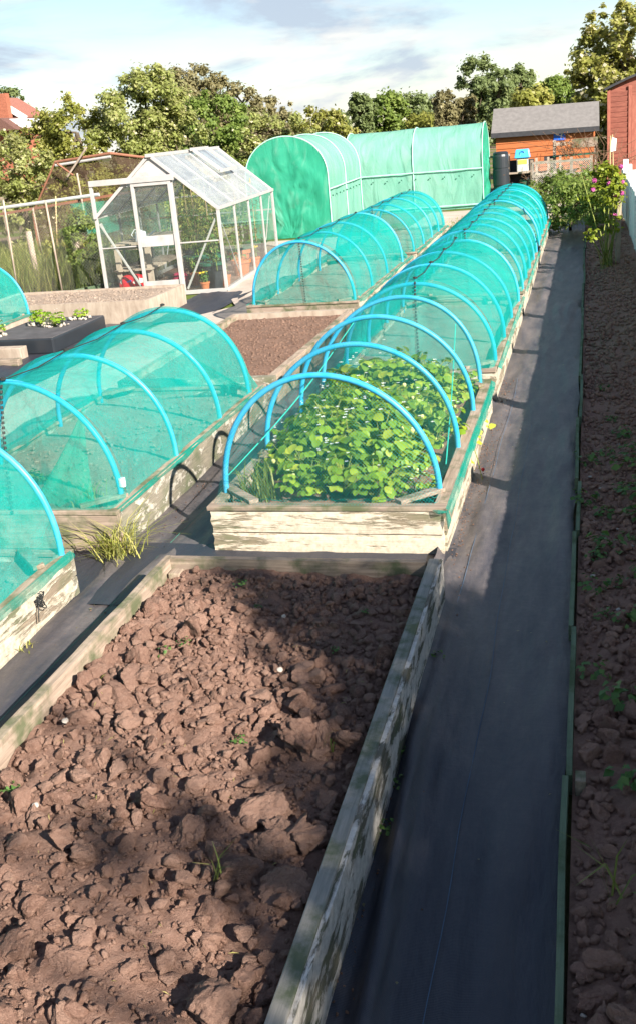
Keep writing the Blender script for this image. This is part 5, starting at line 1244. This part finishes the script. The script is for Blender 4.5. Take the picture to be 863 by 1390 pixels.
q0, q1 = at(752, 210, 30.2), at(808, 205, 30.2)
bn2 = thing('timber_bench', ((q0.x+q1.x)/2, 30.2, 0), 'grey timber potting bench against the orange shed', 'bench')
for x in (q0.x, q1.x): MB().box((x-0.04, 30.15, 0), (x+0.04, 30.25, 1.42)).build('leg', M['pale_wood'], bn2)
MB().box((q0.x-0.06, 30.1, 0.98), (q1.x+0.06, 30.55, 1.02)).build('top', M['green_plastic'], bn2)
MB().box((q0.x-0.02, 30.12, 1.27), (q0.x+0.42, 30.14, 1.36)).build('back_rail', M['pale_wood'], bn2); MB().box((q0.x+0.45, 30.105, 1.18), (q1.x+0.05, 30.13, 1.42)).build('back_panel', M['old_wood_x'], bn2)
MB().box((q0.x-0.28, 30.13, 0.86), (q0.x+0.0, 30.17, 1.02)).build('side_panel', M['felt_dark'], bn2)
def twiggy(label, c, r, n, seed, mat='twig', ln=0.5, name='dead_stems', leaves=0, lm='leaf_brown'):
    rng = np.random.default_rng(seed); mb = MB(); c = Vector(c)
    for i in range(n):
        p = c+Vector((rng.normal()*r[0], rng.normal()*r[1], 0)); d = Vector((rng.normal()*0.5, rng.normal()*0.4, rng.uniform(0.5, 1.2)))*ln
        mid = p+d*0.5+Vector((rng.normal(), rng.normal(), rng.normal()))*ln*0.18; e_ = p+d+Vector((rng.normal(), 0, -abs(rng.normal())*0.6))*ln*0.35
        mb.tube([p, mid, e_], [0.010, 0.008, 0.004], 5)
        for k in range(2):
            f_ = mid.lerp(e_, rng.random()); mb.tube([f_, f_+Vector((rng.normal(), rng.normal(), rng.normal()))*ln*0.22], 0.004, 4)
    root = thing(name, c, label, 'dead plant'); mb.build('stems', M[mat], root)
    if leaves:
        P = np.array(c)+rng.normal(size=(leaves, 3))*np.array([r[0], r[1], ln*0.35])+np.array([0, 0, ln*0.5])
        leaf_obj('dry_leaves', P, rng.normal(size=(leaves, 3)), rng.uniform(0.03, 0.08, leaves), M[lm], root, rng)
    return root
q = at(808, 225, 29.6); twiggy('tangle of bare brown climber stems between the two sheds', (q.x, 29.6, 0.5), (0.22, 0.1), 40, 5, ln=1.1)
q = at(772, 215, 29.9); mat_rust_leaf = M['leaf_rust'] = mat_leaf('rust_leaf', (0.30, 0.10, 0.03), (0.42, 0.17, 0.06), (0.5, 0.26, 0.10))
twiggy('rust coloured dead plant on the bench before the orange shed', (q.x, 29.9, 1.02), (0.12, 0.08), 16, 8, ln=0.4, leaves=160, lm='leaf_rust')
q = at(770, 245, 27.9); twiggy('dry brown stems behind the chicken wire panel', (q.x, 27.9, 0.0), (0.5, 0.1), 40, 9, ln=0.8, leaves=200, lm='leaf_rust')
q = at(831, 200, 27.5)
o = MB().add([(-0.06, 0, 0), (0.07, 0.01, 0.02), (0.09, 0, 0.30), (-0.02, 0.01, 0.34), (-0.06, 0.02, 0), (0.07, 0.03, 0.02), (0.09, 0.02, 0.30), (-0.02, 0.03, 0.34)], [(0, 1, 2, 3), (7, 6, 5, 4), (0, 4, 5, 1), (1, 5, 6, 2), (2, 6, 7, 3), (3, 7, 4, 0)]).build('white_bag', M['white']); o.location = (q.x, 27.45, q.z-0.1)
props(o, 'white plastic bag tied on a stick by the red shed', 'bag')
o = MB().tube([(q.x+0.03, 27.5, 0), (q.x-0.01, 27.5, q.z+0.3)], 0.015, 6).build('stick', M['cane'], origin=(q.x, 27.5, 0)); props(o, 'thin stick carrying a white plastic bag', 'stick')
q = at(474, 198, 33); o = MB().box((-0.6, 0, 0), (0.35, 0.03, 0.45)).build('tarpaulin', M['tarp']); o.location = (q.x, 33, q.z-0.25); 
mb = MB().box((-0.55, 0.04, -(q.z-0.25)), (-0.5, 0.09, 0.42)).box((0.28, 0.04, -(q.z-0.25)), (0.33, 0.09, 0.42)); mb.build('post', M['rail_wood'], o, local=True); props(o, 'turquoise tarpaulin screen between the two green tunnels', 'tarpaulin')
q = at(510, 288, 25.2); o = MB().box((-0.07, -0.05, 0), (0.07, 0.05, 0.42)).build('timber', M['pale_wood']); o.location = (q.x, 25.2, 0); props(o, 'short upright timber block at the corner of the long tunnel', 'timber')

# rose, shrub
rb = (0.24, 15.2, 0.08); rng = np.random.default_rng(81)
ro = thing('rose_bush', rb, 'pink flowering rose bush leaning on a post by the border', 'rose bush')
st = MB(); C = []
for i in range(9):
    an = rng.uniform(0, 2*PI); b0 = Vector(rb)+Vector((rng.normal()*0.05, rng.normal()*0.06, 0)); e_ = Vector(rb)+Vector((rng.normal()*0.16-0.02, rng.normal()*0.2, rng.uniform(0.75, 1.3)))
    st.tube([b0, b0.lerp(e_, 0.5)+Vector((rng.normal()*0.04, 0, 0)), e_], [0.011, 0.008, 0.005], 6)
for ex, ey, ez in ((-0.22, -0.35, 0.42), (-0.1, -0.3, 0.5), (0.1, -0.1, 0.45)):
    st.tube([Vector(rb), Vector(rb)+Vector((ex*0.6, ey*0.6, ez*0.6)), Vector(rb)+Vector((ex, ey, ez))], 0.008, 6)
st.build('stems', M['stem'], ro, smooth=True)
P1, N1, T1, _ = crown_points((rb[0]-0.05, rb[1], rb[2]+1.0), (0.28, 0.3, 0.36), 24, 1500, rng, 0.34, 0.25)
P2, N2, T2, _ = crown_points((rb[0]-0.2, rb[1]-0.33, rb[2]+0.45), (0.12, 0.14, 0.09), 6, 70, rng, 0.5, 0.2); P3, N3, T3, _ = crown_points((rb[0]+0.06, rb[1]-0.1, rb[2]+0.55), (0.12, 0.12, 0.16), 6, 90, rng, 0.5, 0.2)
P = np.concatenate([P1, P2, P3]); Nn = np.concatenate([N1, N2, N3])
leaf_obj('leaves', P, Nn, rng.uniform(0.045, 0.085, len(P)), M['leaf_rose'], ro, rng, 0.6)
for k, (px, py) in enumerate(((842, 226), (806, 245), (826, 249), (844, 247), (804, 257), (843, 262), (834, 264), (833, 292))):
    c = np.array(at(px, py, 15.0+0.02*k)); n_ = 26; e_ = rng.normal(size=(n_, 3)); e_ /= np.linalg.norm(e_, axis=1, keepdims=True)
    leaf_obj('flower', c+e_*0.022, e_+np.array([0, 0, 0.3]), np.full(n_, 0.05), M['petal_pink'], ro, rng, 0.95)
o = MB().box((-0.03, -0.03, 0), (0.03, 0.03, 1.05)).build('rose_post', M['pale_wood'], bevel=0.005); o.location = (0.38, 15.3, 0.05); o.rotation_euler = (0, 0.02, 0.2); props(o, 'pale square timber post behind the rose bush', 'post')
o = MB().tube([(0, 0, 0), (0.02, 0, 1.75)], 0.010, 6).build('garden_cane', M['cane']); o.location = (0.26, 15.45, 0.05); props(o, 'tall thin cane rising above the rose bush', 'cane')
tuft('dry tan stems at the foot of the rose bush', 0.24, 14.95, 0.06, 60, 0.05, 0.3, 0.008, 21, 'grass', 0.7)
tree('shrub', 'round leafy shrub at the far end of the fabric path', 'shrub', (-0.35, 20.6, 0), [((-0.25, 20.4, 0.48), (0.55, 0.6, 0.5)), ((0.15, 19.6, 0.42), (0.35, 0.5, 0.4))], M['leaf_mid'], 11000, 0.055, 91, nclump=60, trunk_r=0.03, blossom=60, bsize=0.03)
tree('shrub', 'low dark shrub behind the leafy shrub before the wire panel', 'shrub', (-0.6, 24.6, 0), [((-0.5, 24.6, 0.4), (1.0, 0.5, 0.45))], M['leaf_mid'], 6500, 0.07, 92, nclump=40, trunk_r=0.03)
rng = np.random.default_rng(93); Vg, Fg, Tg = [], [], []; bb = 0
for cx_, cy_, n_, sx2, sy2, h_ in ((-2.4, 23.2, 2600, 0.3, 1.1, 0.06), (-0.55, 22.2, 900, 0.25, 0.5, 0.08), (0.35, 23.0, 500, 0.3, 0.8, 0.10)):
    V, F, t_ = blades(0, 0, 0, n_, 1.0, h_, 0.012, rng, 0.5); c_ = np.repeat(V.reshape(n_, 6, 3)[:, 0:2].mean(1), 6, 0)
    V2 = V.copy(); V2[:, 0] = V[:, 0]-c_[:, 0]+c_[:, 0]*sx2+cx_; V2[:, 1] = V[:, 1]-c_[:, 1]+c_[:, 1]*sy2+cy_
    Vg.append(V2); Fg.append(F+bb); Tg.append(t_); bb += len(V2)
o = link('grass', np_mesh('grass', np.concatenate(Vg), np.concatenate(Fg), np.concatenate(Tg)), M['grass'], None, (-1.5, 23, 0)); props(o, 'short bright green grass at the far end of the beds', 'grass', None, 'stuff')

# ------------------------------------------------------------------ left fence and cage
def pole(label, px0, py0, px1, py1, Y, r_, mat, name='pole'):
    a_ = at(px0, py0, Y); b_ = at(px1, py1, Y); a_ = Vector((a_.x, Y, max(0, min(a_.z, 0.3)))); 
    o = MB().tube([a_, b_], r_, 8).build(name, M[mat], origin=a_, smooth=True); return props(o, label, name.replace('_', ' '))
pole('thin weathered pole of the left net fence nearest the edge', 24, 392, 5, 272, 15.6, 0.016, 'pale_wood'); pole('thin weathered pole in the middle of the left net fence', 85, 396, 62, 272, 15.6, 0.017, 'pale_wood')
pole('short weathered pole behind the left net fence', 55, 330, 45, 282, 19, 0.016, 'pale_wood'); pole('tall thin pale pole leaning left of the greenhouse', 121, 322, 105, 235, 19.5, 0.02, 'pale_wood')
pole('orange garden cane standing behind the left net fence', 74, 325, 76, 266, 18.5, 0.012, 'cane', 'garden_cane')
pole('grey round wooden stake left in the weedy plot', 52, 383, 39, 314, 17.2, 0.055, 'pale_wood', 'wooden_stake'); pole('taller grey wooden stake right in the weedy plot', 111, 362, 97, 300, 18.2, 0.05, 'pale_wood', 'wooden_stake')
a_, b_ = at(-40, 288, 15.62), at(83, 275, 15.62)
fn = thing('net_fence', (a_.x, 15.62, 0), 'dark sagging net fence hung along the left plot', 'net fence')
V, UV = [], []
for i in range(25):
    for j in range(11):
        u, v = i/24, j/10; x = a_.x-1.0+(b_.x-a_.x+2.6)*u; zt = 1.38-0.05*math.sin(u*7); z = 0.05+zt*v
        V.append((x, 15.62+0.05*math.sin(i*1.1)*(1-v), z)); UV.append((x, z))
I = np.arange(275).reshape(25, 11); q_ = np.stack([I[:-1, :-1], I[1:, :-1], I[1:, 1:], I[:-1, 1:]], -1).reshape(-1, 4)
link('net', np_mesh('net', V, q_, None, UV), M['wire'], fn)
gp0, gp1 = at(-30, 287, 19.0), at(135, 264, 19.0)
o = MB().tube([(gp0.x, 19.0, gp0.z), (gp1.x, 19.0, gp1.z)], 0.035, 8).build('support_rail', M['alu_grey'], origin=(gp0.x, 19.0, gp0.z)); props(o, 'long grey pipe rail crossing behind the left net fence', 'rail')
for k, px in enumerate((-20, 128)):
    g_ = at(px, 280, 19.0); MB().tube([(g_.x, 19.03, 0), (g_.x, 19.03, gp0.z-0.04 if k == 0 else gp1.z-0.04)], 0.03, 8).build('post', M['alu_grey'], o)
g0, g1 = at(0, 291, 19.6), at(240, 250, 19.6)
fc = thing('fruit_cage', (g0.x, 19.6, 0), 'rusty framed fruit cage with brown mesh left of the greenhouse', 'fruit cage')
c0_, c1_, c2_ = at(45, 290, 21.0), at(75, 220, 21.0), at(150, 208, 21.0); c3_ = at(215, 216, 21.5)
MB().tube([(c0_.x, 21, 0), (c0_.x, 21, c0_.z), c1_], 0.02, 8).build('frame_bar', M['rust'], fc); MB().tube([c1_, c2_, c3_], 0.028, 8).build('frame_bar', M['rust'], fc)
MB().tube([(c1_.x, 21, c1_.z-0.07), (c2_.x, 21, c2_.z-0.07)], 0.03, 8).build('frame_bar', M['alu'], fc)
d0, d1 = at(118, 200, 20.8), at(92, 240, 20.8); MB().tube([d0, d1], 0.022, 6).build('frame_bar', M['pale_wood'], fc); d2 = at(78, 222, 20.8); MB().tube([d2, at(100, 238, 20.8)], 0.022, 6).build('frame_bar', M['rust'], fc)
me = np_mesh('mesh_panel', [(c0_.x, 21.02, 0.3), (c3_.x, 21.5, 0.3), c3_, c2_+Vector((0, .02, 0)), c1_+Vector((0, .02, 0)), (c0_.x, 21.02, c0_.z)], [(0, 1, 2, 5)], None); 
mb = MB().add([(c0_.x, 21.03, 0.2), (c3_.x, 21.53, 0.2), (c3_.x, c3_.y+0.03, c3_.z), (c2_.x, 21.03, c2_.z), (c1_.x, 21.03, c1_.z), (c0_.x, 21.03, c0_.z)], [(0, 1, 2, 3, 4, 5)]); mb.build('mesh_panel', M['brownmesh'], fc)
MB().bar((g0.x, 19.6, g0.z), (g1.x, 19.6, g1.z), 0.05, 0.05).build('frame_bar', M['rust'], fc)
for px in (5, 238):
    g_ = at(px, 280, 19.6); MB().box((g_.x-0.03, 19.58, 0), (g_.x+0.03, 19.62, 1.5)).build('post', M['rail_wood'], fc)
q = at(118, 285, 18.8); 
V, UV = [], []
for i in range(13):
    for j in range(9): V.append((q.x-0.3+0.9*i/12, 18.8+0.1*math.sin(i*1.2+j*0.5), 0.75+0.55*j/8-0.08*math.sin(i/12*PI)*(j < 4))); UV.append((i*.07, j*.07))
I = np.arange(117).reshape(13, 9); q_ = np.stack([I[:-1, :-1], I[1:, :-1], I[1:, 1:], I[:-1, 1:]], -1).reshape(-1, 4)
o = link('loose_net', np_mesh('loose_net', V, q_, None, UV), M['net_fold'], None, (q.x, 18.8, 0.75), smooth=True); props(o, 'loose green net hanging from the grey pipe rail', 'net')
for y_, x_a, x_b, lb in ((15.15, -9.6, -8.0, 'low dark green board edging the left weedy plot'),):
    o = plank('edging_board', (x_a, y_), (x_b, y_+0.0), 0, 0.14, 0.04, M['green_edge'], None, 95); o.data.transform(Matrix.Translation((-x_a, -y_, 0))); o.location = (x_a, y_, 0); props(o, lb, 'edging board')
o = plank('edging_board', (-8.0, 15.2), (-7.35, 16.6), 0, 0.14, 0.04, M['green_edge'], None, 96); o.data.transform(Matrix.Translation((8.0, -15.2, 0))); o.location = (-8.0, 15.2, 0); props(o, 'dark green board edging beside the greenhouse left wall', 'edging board')
rng = np.random.default_rng(96); n_ = 5200
bx = rng.uniform(-13, -7.6, n_); by = rng.uniform(15.9, 21.0, n_); V, F, t_ = blades(0, 0, 0, n_, 0.0, 0.62, 0.016, rng, 0.5)
V = V+np.repeat(np.c_[bx, by, bx*0], 6, 0); o = link('grass', np_mesh('grass', V, F, t_), M['grass'], None, (-10, 18, 0)); props(o, 'tall rough grass and weeds in the left plot', 'grass', None, 'stuff')
q = at(62, 385, 16.2); tuft('small golden weed at the foot of the left net fence', q.x, 16.2, 0.0, 90, 0.07, 0.22, 0.014, 31, 'grass_y', 0.5)
q = at(122, 350, 17.2); tree('shrub', 'dark leafy bush against the greenhouse left corner', 'shrub', (q.x-0.1, 17.2, 0), [((q.x-0.1, 17.2, 0.62), (0.34, 0.45, 0.62))], M['leaf_mid'], 2600, 0.075, 97, nclump=36, trunk_r=0.03)
q = at(88, 345, 18.6); tree('shrub', 'yellow green weedy bush behind the left net fence', 'shrub', (q.x, 18.6, 0), [((q.x, 18.6, 0.4), (0.5, 0.4, 0.42))], M['leaf_elder'], 1400, 0.07, 98, nclump=24, trunk_r=0.02)

# ------------------------------------------------------------------ trees
def blob(px, py, rx, ry, Y, ydepth=1.0):
    c = at(px, py, Y); s_ = (Vector(c)-Vector((0, 0, EYE))).length/FPX
    return ((c.x, c.y, c.z), (rx*s_*0.92, rx*s_*ydepth*0.92, ry*s_*0.86))
def bigtree(label, blobs, Y, mat, n, size, seed, group=None, name='tree', skirt=True, **k):
    bl = [blob(*b, Y) if len(b) == 4 else blob(*b) for b in blobs]
    if skirt:
        for (c, r_) in list(bl):
            zz = c[2]-r_[2]*0.9
            if zz > 0.4: bl.append(((c[0], c[1], zz*0.55), (r_[0]*0.95, r_[1]*0.95, zz*0.62)))
        n = int(n*2.6); size *= 0.78
    return tree(name, label, 'tree', (bl[0][0][0], bl[0][0][1], 0), bl, mat, n, size, seed, group, **k)
H = M['leaf_haw']
bigtree('tall cream blossomed hawthorn rising behind the greenhouse', [(195, 150, 62, 58), (160, 195, 60, 45), (225, 185, 55, 45), (205, 115, 30, 28)], 25.0, H, 17000, 0.13, 101, blossom=1500, bsize=0.09, nclump=110, clump=0.24, trunk_r=0.12, name='hawthorn_tree')
bigtree('yellowish hawthorn between the house and the tall hawthorn', [(105, 180, 48, 46), (60, 205, 45, 42)], 24.0, M['leaf_elder'], 10500, 0.12, 102, blossom=600, bsize=0.08, nclump=80, clump=0.26, trunk_r=0.1, name='hawthorn_tree')
bigtree('white flowered low hawthorn at the far left edge', [(25, 235, 48, 36), (70, 240, 35, 30), (-10, 215, 40, 44), (18, 212, 34, 34)], 21.5, H, 9500, 0.10, 103, blossom=1500, bsize=0.08, nclump=70, clump=0.26, trunk_r=0.08, name='hawthorn_tree')
bigtree('green hawthorn standing behind the greenhouse roof', [(290, 165, 48, 45), (265, 195, 40, 32)], 27.5, M['leaf_mid'], 9500, 0.13, 104, blossom=500, bsize=0.09, nclump=80, clump=0.24, trunk_r=0.1, name='hawthorn_tree')
bigtree('hawthorn peering over the rounded green tunnel', [(350, 180, 48, 26), (320, 195, 40, 25), (395, 178, 32, 24)], 31.0, H, 7500, 0.14, 105, blossom=700, bsize=0.10, nclump=70, clump=0.26, trunk_r=0.09, name='hawthorn_tree')
bigtree('low cream flowered bush in the gap between tunnels', [(440, 172, 32, 22), (415, 165, 22, 20), (470, 185, 18, 16)], 36.0, M['leaf_elder'], 5500, 0.15, 106, blossom=800, bsize=0.12, nclump=60, clump=0.28, trunk_r=0.08, name='hawthorn_tree')
bigtree('leafy green growth seen through the greenhouse glass', [(210, 262, 60, 42), (150, 262, 35, 40), (275, 255, 50, 36)], 22.6, M['leaf_elder'], 8000, 0.09, 107, nclump=80, clump=0.28, trunk_r=0.05, name='hedge_bush')
# olive row beyond
row = [(245, 128, 22, 40), (272, 122, 24, 36), (300, 130, 24, 32), (330, 140, 24, 28), (358, 150, 22, 24), (385, 160, 22, 20), (232, 110, 16, 16)]
olab = ['olive tree at the tall left end of the brownish tree row', 'tallest brownish tree just right of the tall hawthorn', 'brownish tree third from the left in the sloping row', 'brownish tree in the middle of the sloping row', 'brownish tree near the low end of the sloping row', 'last and lowest brownish tree of the sloping row', 'thin dark tree tip poking out beside the tall hawthorn']
for i, (px, py, rx, ry) in enumerate(row):
    bigtree(olab[i], [(px, py, rx, ry), (px+6, py+22, rx, ry*0.8)], 52.0+i, M['leaf_brown'] if i < 6 else M['leaf_mid'], 4200, 0.22, 120+i, 'brownish trees in a sloping row', nclump=60, clump=0.30, trunk_r=0.16, hollow=0.4, name='conifer_tree')
# far trees
far = [((490, 150, 17, 22), 'leaf_far', 'slim round tree left of the far dark trees'), ((455, 165, 26, 14), 'leaf_far', 'low far bush left of the long mint tunnel'), ((525, 150, 30, 22), 'leaf_mid', 'broad dark green far tree above the long mint tunnel'), ((565, 150, 32, 20), 'leaf_far', 'pale green far tree above the middle of the long tunnel'), ((605, 148, 18, 22), 'leaf_brown', 'grey brown far tree left of the tall poplar'), ((632, 150, 16, 18), 'leaf_brown', 'ruddy far bush at the foot of the tall poplar'), ((595, 165, 45, 10), 'leaf_elder', 'low yellow green far hedge behind the long tunnel'),
       ((648, 105, 28, 28), 'leaf_far', 'tall rounded poplar high above the far trees'), ((680, 112, 20, 20), 'leaf_far', 'second poplar crown just right of the tall one'), ((706, 118, 20, 26), 'leaf_far', 'small far tree above the shed roof'), ((755, 125, 22, 22), 'leaf_mid', 'far tree between the shed roof and the big right tree'), ((660, 150, 22, 20), 'leaf_far', 'shaded far tree under the tall poplar'), ((725, 135, 30, 14), 'leaf_elder', 'yellow leaved bush right above the shed ridge')]
for i, (b_, mt, lb) in enumerate(far):
    tall = i in (7, 8)
    bigtree(lb, [b_]+([(b_[0]+4, b_[1]+22, b_[2]*0.8, b_[3]*0.8)] if tall else []), 80.0+(i % 4)*3-(20 if i == 12 else 0), M[mt], 3800 if not tall else 4200, 0.36, 140+i, 'far trees beyond the allotment', nclump=46, clump=0.32, trunk_r=0.3, hollow=0.45)
bigtree('large cream flowered tree towering behind the red shed', [(852, 72, 70, 62), (815, 115, 42, 32), (830, 40, 42, 34), (790, 92, 22, 16), (870, 120, 60, 40)], 38.0, M['leaf_elder'], 17000, 0.19, 180, blossom=2600, bsize=0.15, nclump=130, clump=0.22, trunk_r=0.25)
bigtree('dark tree trunk side foliage between the shed and red shed', [(800, 150, 30, 30)], 40.0, M['leaf_mid'], 3500, 0.2, 181, nclump=40, trunk_r=0.1, name='hedge_bush')
bigtree('small airy tree behind the brick house', [(20, 135, 20, 14), (-5, 130, 20, 14)], 95.0, M['leaf_far'], 2500, 0.4, 182, nclump=40, clump=0.35, trunk_r=0.25)

# ------------------------------------------------------------------ brick house far left
hy = 72.0
q = at(22, 175, hy); hx = q.x
ho = thing('brick_house', (hx, hy, 0), 'red brick house with white bargeboards behind the hedge', 'house')
ze = at(30, 158, hy).z; zr = at(0, 130, hy).z+0.3
def hp(px, py, dy=0): return at(px, py, hy+dy)
A, B = hp(33, 158), hp(-60, 155)
MB().add([(B.x, hy, 0), (A.x, hy, 0), (A.x, hy, A.z), hp(0, 137), (B.x, hy, A.z), (B.x, hy+2.4, 0), (A.x, hy+2.4, 0), (A.x, hy+2.4, A.z), hp(0, 137)+Vector((0, 2.4, 0)), (B.x, hy+2.4, A.z)], [(0, 1, 2, 3, 4), (9, 8, 7, 6, 5), (1, 6, 7, 2), (0, 4, 9, 5)]).build('wall', M['brick'], ho)
r0_ = hp(0, 137); 
for s_, E_ in ((1, A), (-1, B)):
    e2 = Vector((E_.x+s_*0.35, hy, E_.z-0.15)); n_ = Vector((0, 0, 0.18))
    MB().add([e2+Vector((0, -0.3, 0.03)), Vector((r0_.x, hy-0.3, r0_.z+0.05)), Vector((r0_.x, hy+2.7, r0_.z+0.05)), e2+Vector((0, 2.7, 0.03)), e2+Vector((0, -0.3, 0.03))+n_, Vector((r0_.x, hy-0.3, r0_.z+0.05))+n_, Vector((r0_.x, hy+2.7, r0_.z+0.05))+n_, e2+Vector((0, 2.7, 0.03))+n_], [(0, 1, 2, 3), (7, 6, 5, 4), (0, 4, 5, 1), (1, 5, 6, 2), (2, 6, 7, 3), (3, 7, 4, 0)]).build('roof', M['tile_red'], ho)
    MB().bar(e2+Vector((0, -0.34, -0.05)), Vector((r0_.x, hy-0.34, r0_.z)), 0.08, 0.42).build('bargeboard', M['white'], ho)
ch = hp(12, 150); MB().box((ch.x-0.45, hy-0.9, 0), (ch.x+0.45, hy-0.35, hp(12, 127).z)).build('chimney', M['brick'], ho)
wq = hp(-4, 160); MB().box((wq.x-0.7, hy-0.06, wq.z-0.9), (wq.x+0.5, hy-0.02, wq.z+0.7)).build('window', M['window'], ho)
# lower wing
w0 = hp(24, 168, -4); 
ex = thing('house_extension', (w0.x, hy-5, 0), 'white sided extension with dark sloping roof before the brick house', 'building')
E0, E1 = hp(26, 163, -5), hp(26, 175, -5)
MB().box((E0.x-3.4, hy-5, 0), (E0.x+0.1, hy-2, E1.z)).build('wall', M['brick'], ex)
MB().add([(E0.x-3.4, hy-5, E1.z), (E0.x+0.1, hy-5, E1.z), (E0.x+0.1, hy-5, E1.z+0.65), (E0.x-1.6, hy-5, E1.z+0.75), (E0.x-3.4, hy-2, E1.z), (E0.x+0.1, hy-2, E1.z), (E0.x+0.1, hy-2, E1.z+0.65), (E0.x-1.6, hy-2, E1.z+0.75)], [(0, 1, 2, 3), (7, 6, 5, 4), (1, 5, 6, 2), (2, 6, 7, 3), (3, 7, 4, 0)]).build('gable', M['white'], ex)
MB().bar((E0.x-0.25, hy-5.2, E1.z-0.1), (E0.x-2.2, hy-5.2, E1.z+1.0), 0.4, 0.12).build('roof', M['tile'], ex)
MB().box((E0.x-0.45, hy-5.08, E1.z-0.5), (E0.x-0.1, hy-5.03, E1.z+0.3)).build('window', M['window'], ex)
px_ = hp(24, 172, -6); mb = MB(); s0_, s1_ = hp(-40, 160, -6), hp(23, 176, -6)
mb.add([(s1_.x, hy-6, s1_.z), (s0_.x, hy-6, s1_.z), (s0_.x, hy-6, hp(-10, 158, -6).z), (hp(0, 160, -6).x, hy-6, hp(0, 160, -6).z), (s1_.x, hy-3, s1_.z), (s0_.x, hy-3, s1_.z), (s0_.x, hy-3, hp(-10, 158, -6).z), (hp(0, 160, -6).x, hy-3, hp(0, 160, -6).z)], [(0, 1, 2, 3), (7, 6, 5, 4), (0, 3, 7, 4), (3, 2, 6, 7)]); mb.build('roof', M['tile'], ex)

# ------------------------------------------------------------------ trees behind the photographer (out of frame) that shade the near ground
def shade_tree(label, base, targets, t_range, seed, leaf=0.085, dens=420):
    rng = np.random.default_rng(seed); root = thing('tree', base, label, 'tree'); Ps, Ns, cc = [], [], []
    for gx, gy, rr, dn in targets:
        t = rng.uniform(*t_range); c = np.array([gx+t, gy-0.8*t, 0.2+0.77*t]); cc.append(c)
        n_ = int(dens*dn*(rr/0.4)**2); e = rng.normal(size=(n_, 3)); e /= np.linalg.norm(e, axis=1, keepdims=True)
        P = c+e*(rr*rng.random(n_)**0.45)[:, None]; Ps.append(P); Ns.append(rng.normal(size=(n_, 3))+np.array([0, 0, 0.6]))
    P, Nn = np.concatenate(Ps), np.concatenate(Ns)
    leaf_obj('crown', P, Nn, leaf*rng.uniform(0.6, 1.3, len(P)), M['leaf_mid'], root, rng, 0.7)
    m_ = np.mean(cc, axis=0); trunk_mb(base, (m_[0], m_[1], m_[2]*0.75), 0.16, [cc[i] for i in range(0, len(cc), 1)][:28], rng).build('trunk', M['bark'], root, smooth=True)
    return root
# (ground x, ground y, radius, density) of each clump's patch of shade
TG = [(-0.9, 4.0, 0.40, 0.8), (-1.35, 4.18, 0.32, 0.75), (-1.66, 4.32, 0.18, 0.7), (-0.45, 4.0, 0.45, 1.6), (-0.85, 3.55, 0.36, 0.85), (-1.15, 3.85, 0.24, 0.8), (-0.35, 3.4, 0.5, 1.7), (-0.70, 3.05, 0.28, 0.8), (0.2, 3.6, 0.5, 1.3), (0.25, 2.7, 0.5, 1.3), (-0.35, 2.7, 0.48, 1.2), (-0.72, 2.6, 0.26, 0.8),
      (-0.35, 2.0, 0.42, 1.7), (0.3, 1.8, 0.5, 1.3), (-1.08, 2.36, 0.18, 1.1), (-1.45, 2.34, 0.14, 0.7), (-1.85, 2.36, 0.11, 0.6), (-0.55, 2.25, 0.2, 1.2), (-0.2, 1.2, 0.5, 1.3), (-2.5, 2.3, 0.16, 0.7), (-1.55, 2.8, 0.06, 0.6), (-1.95, 3.08, 0.06, 0.6), (-1.3, 3.6, 0.07, 0.6),
      (0.9, 2.2, 0.6, 1.3), (1.2, 3.0, 0.6, 1.3), (0.9, 1.2, 0.6, 1.3), (1.6, 1.8, 0.7, 1.2), (0.6, 0.4, 0.7, 1.2), (1.6, 0.6, 0.7, 1.2)]  # unseen overhead clumps added to hold sky light off the near ground
shade_tree('leafy tree standing behind the photographer on the right', (6.2, -3.6, 0), TG, (5.6, 7.6), 201)
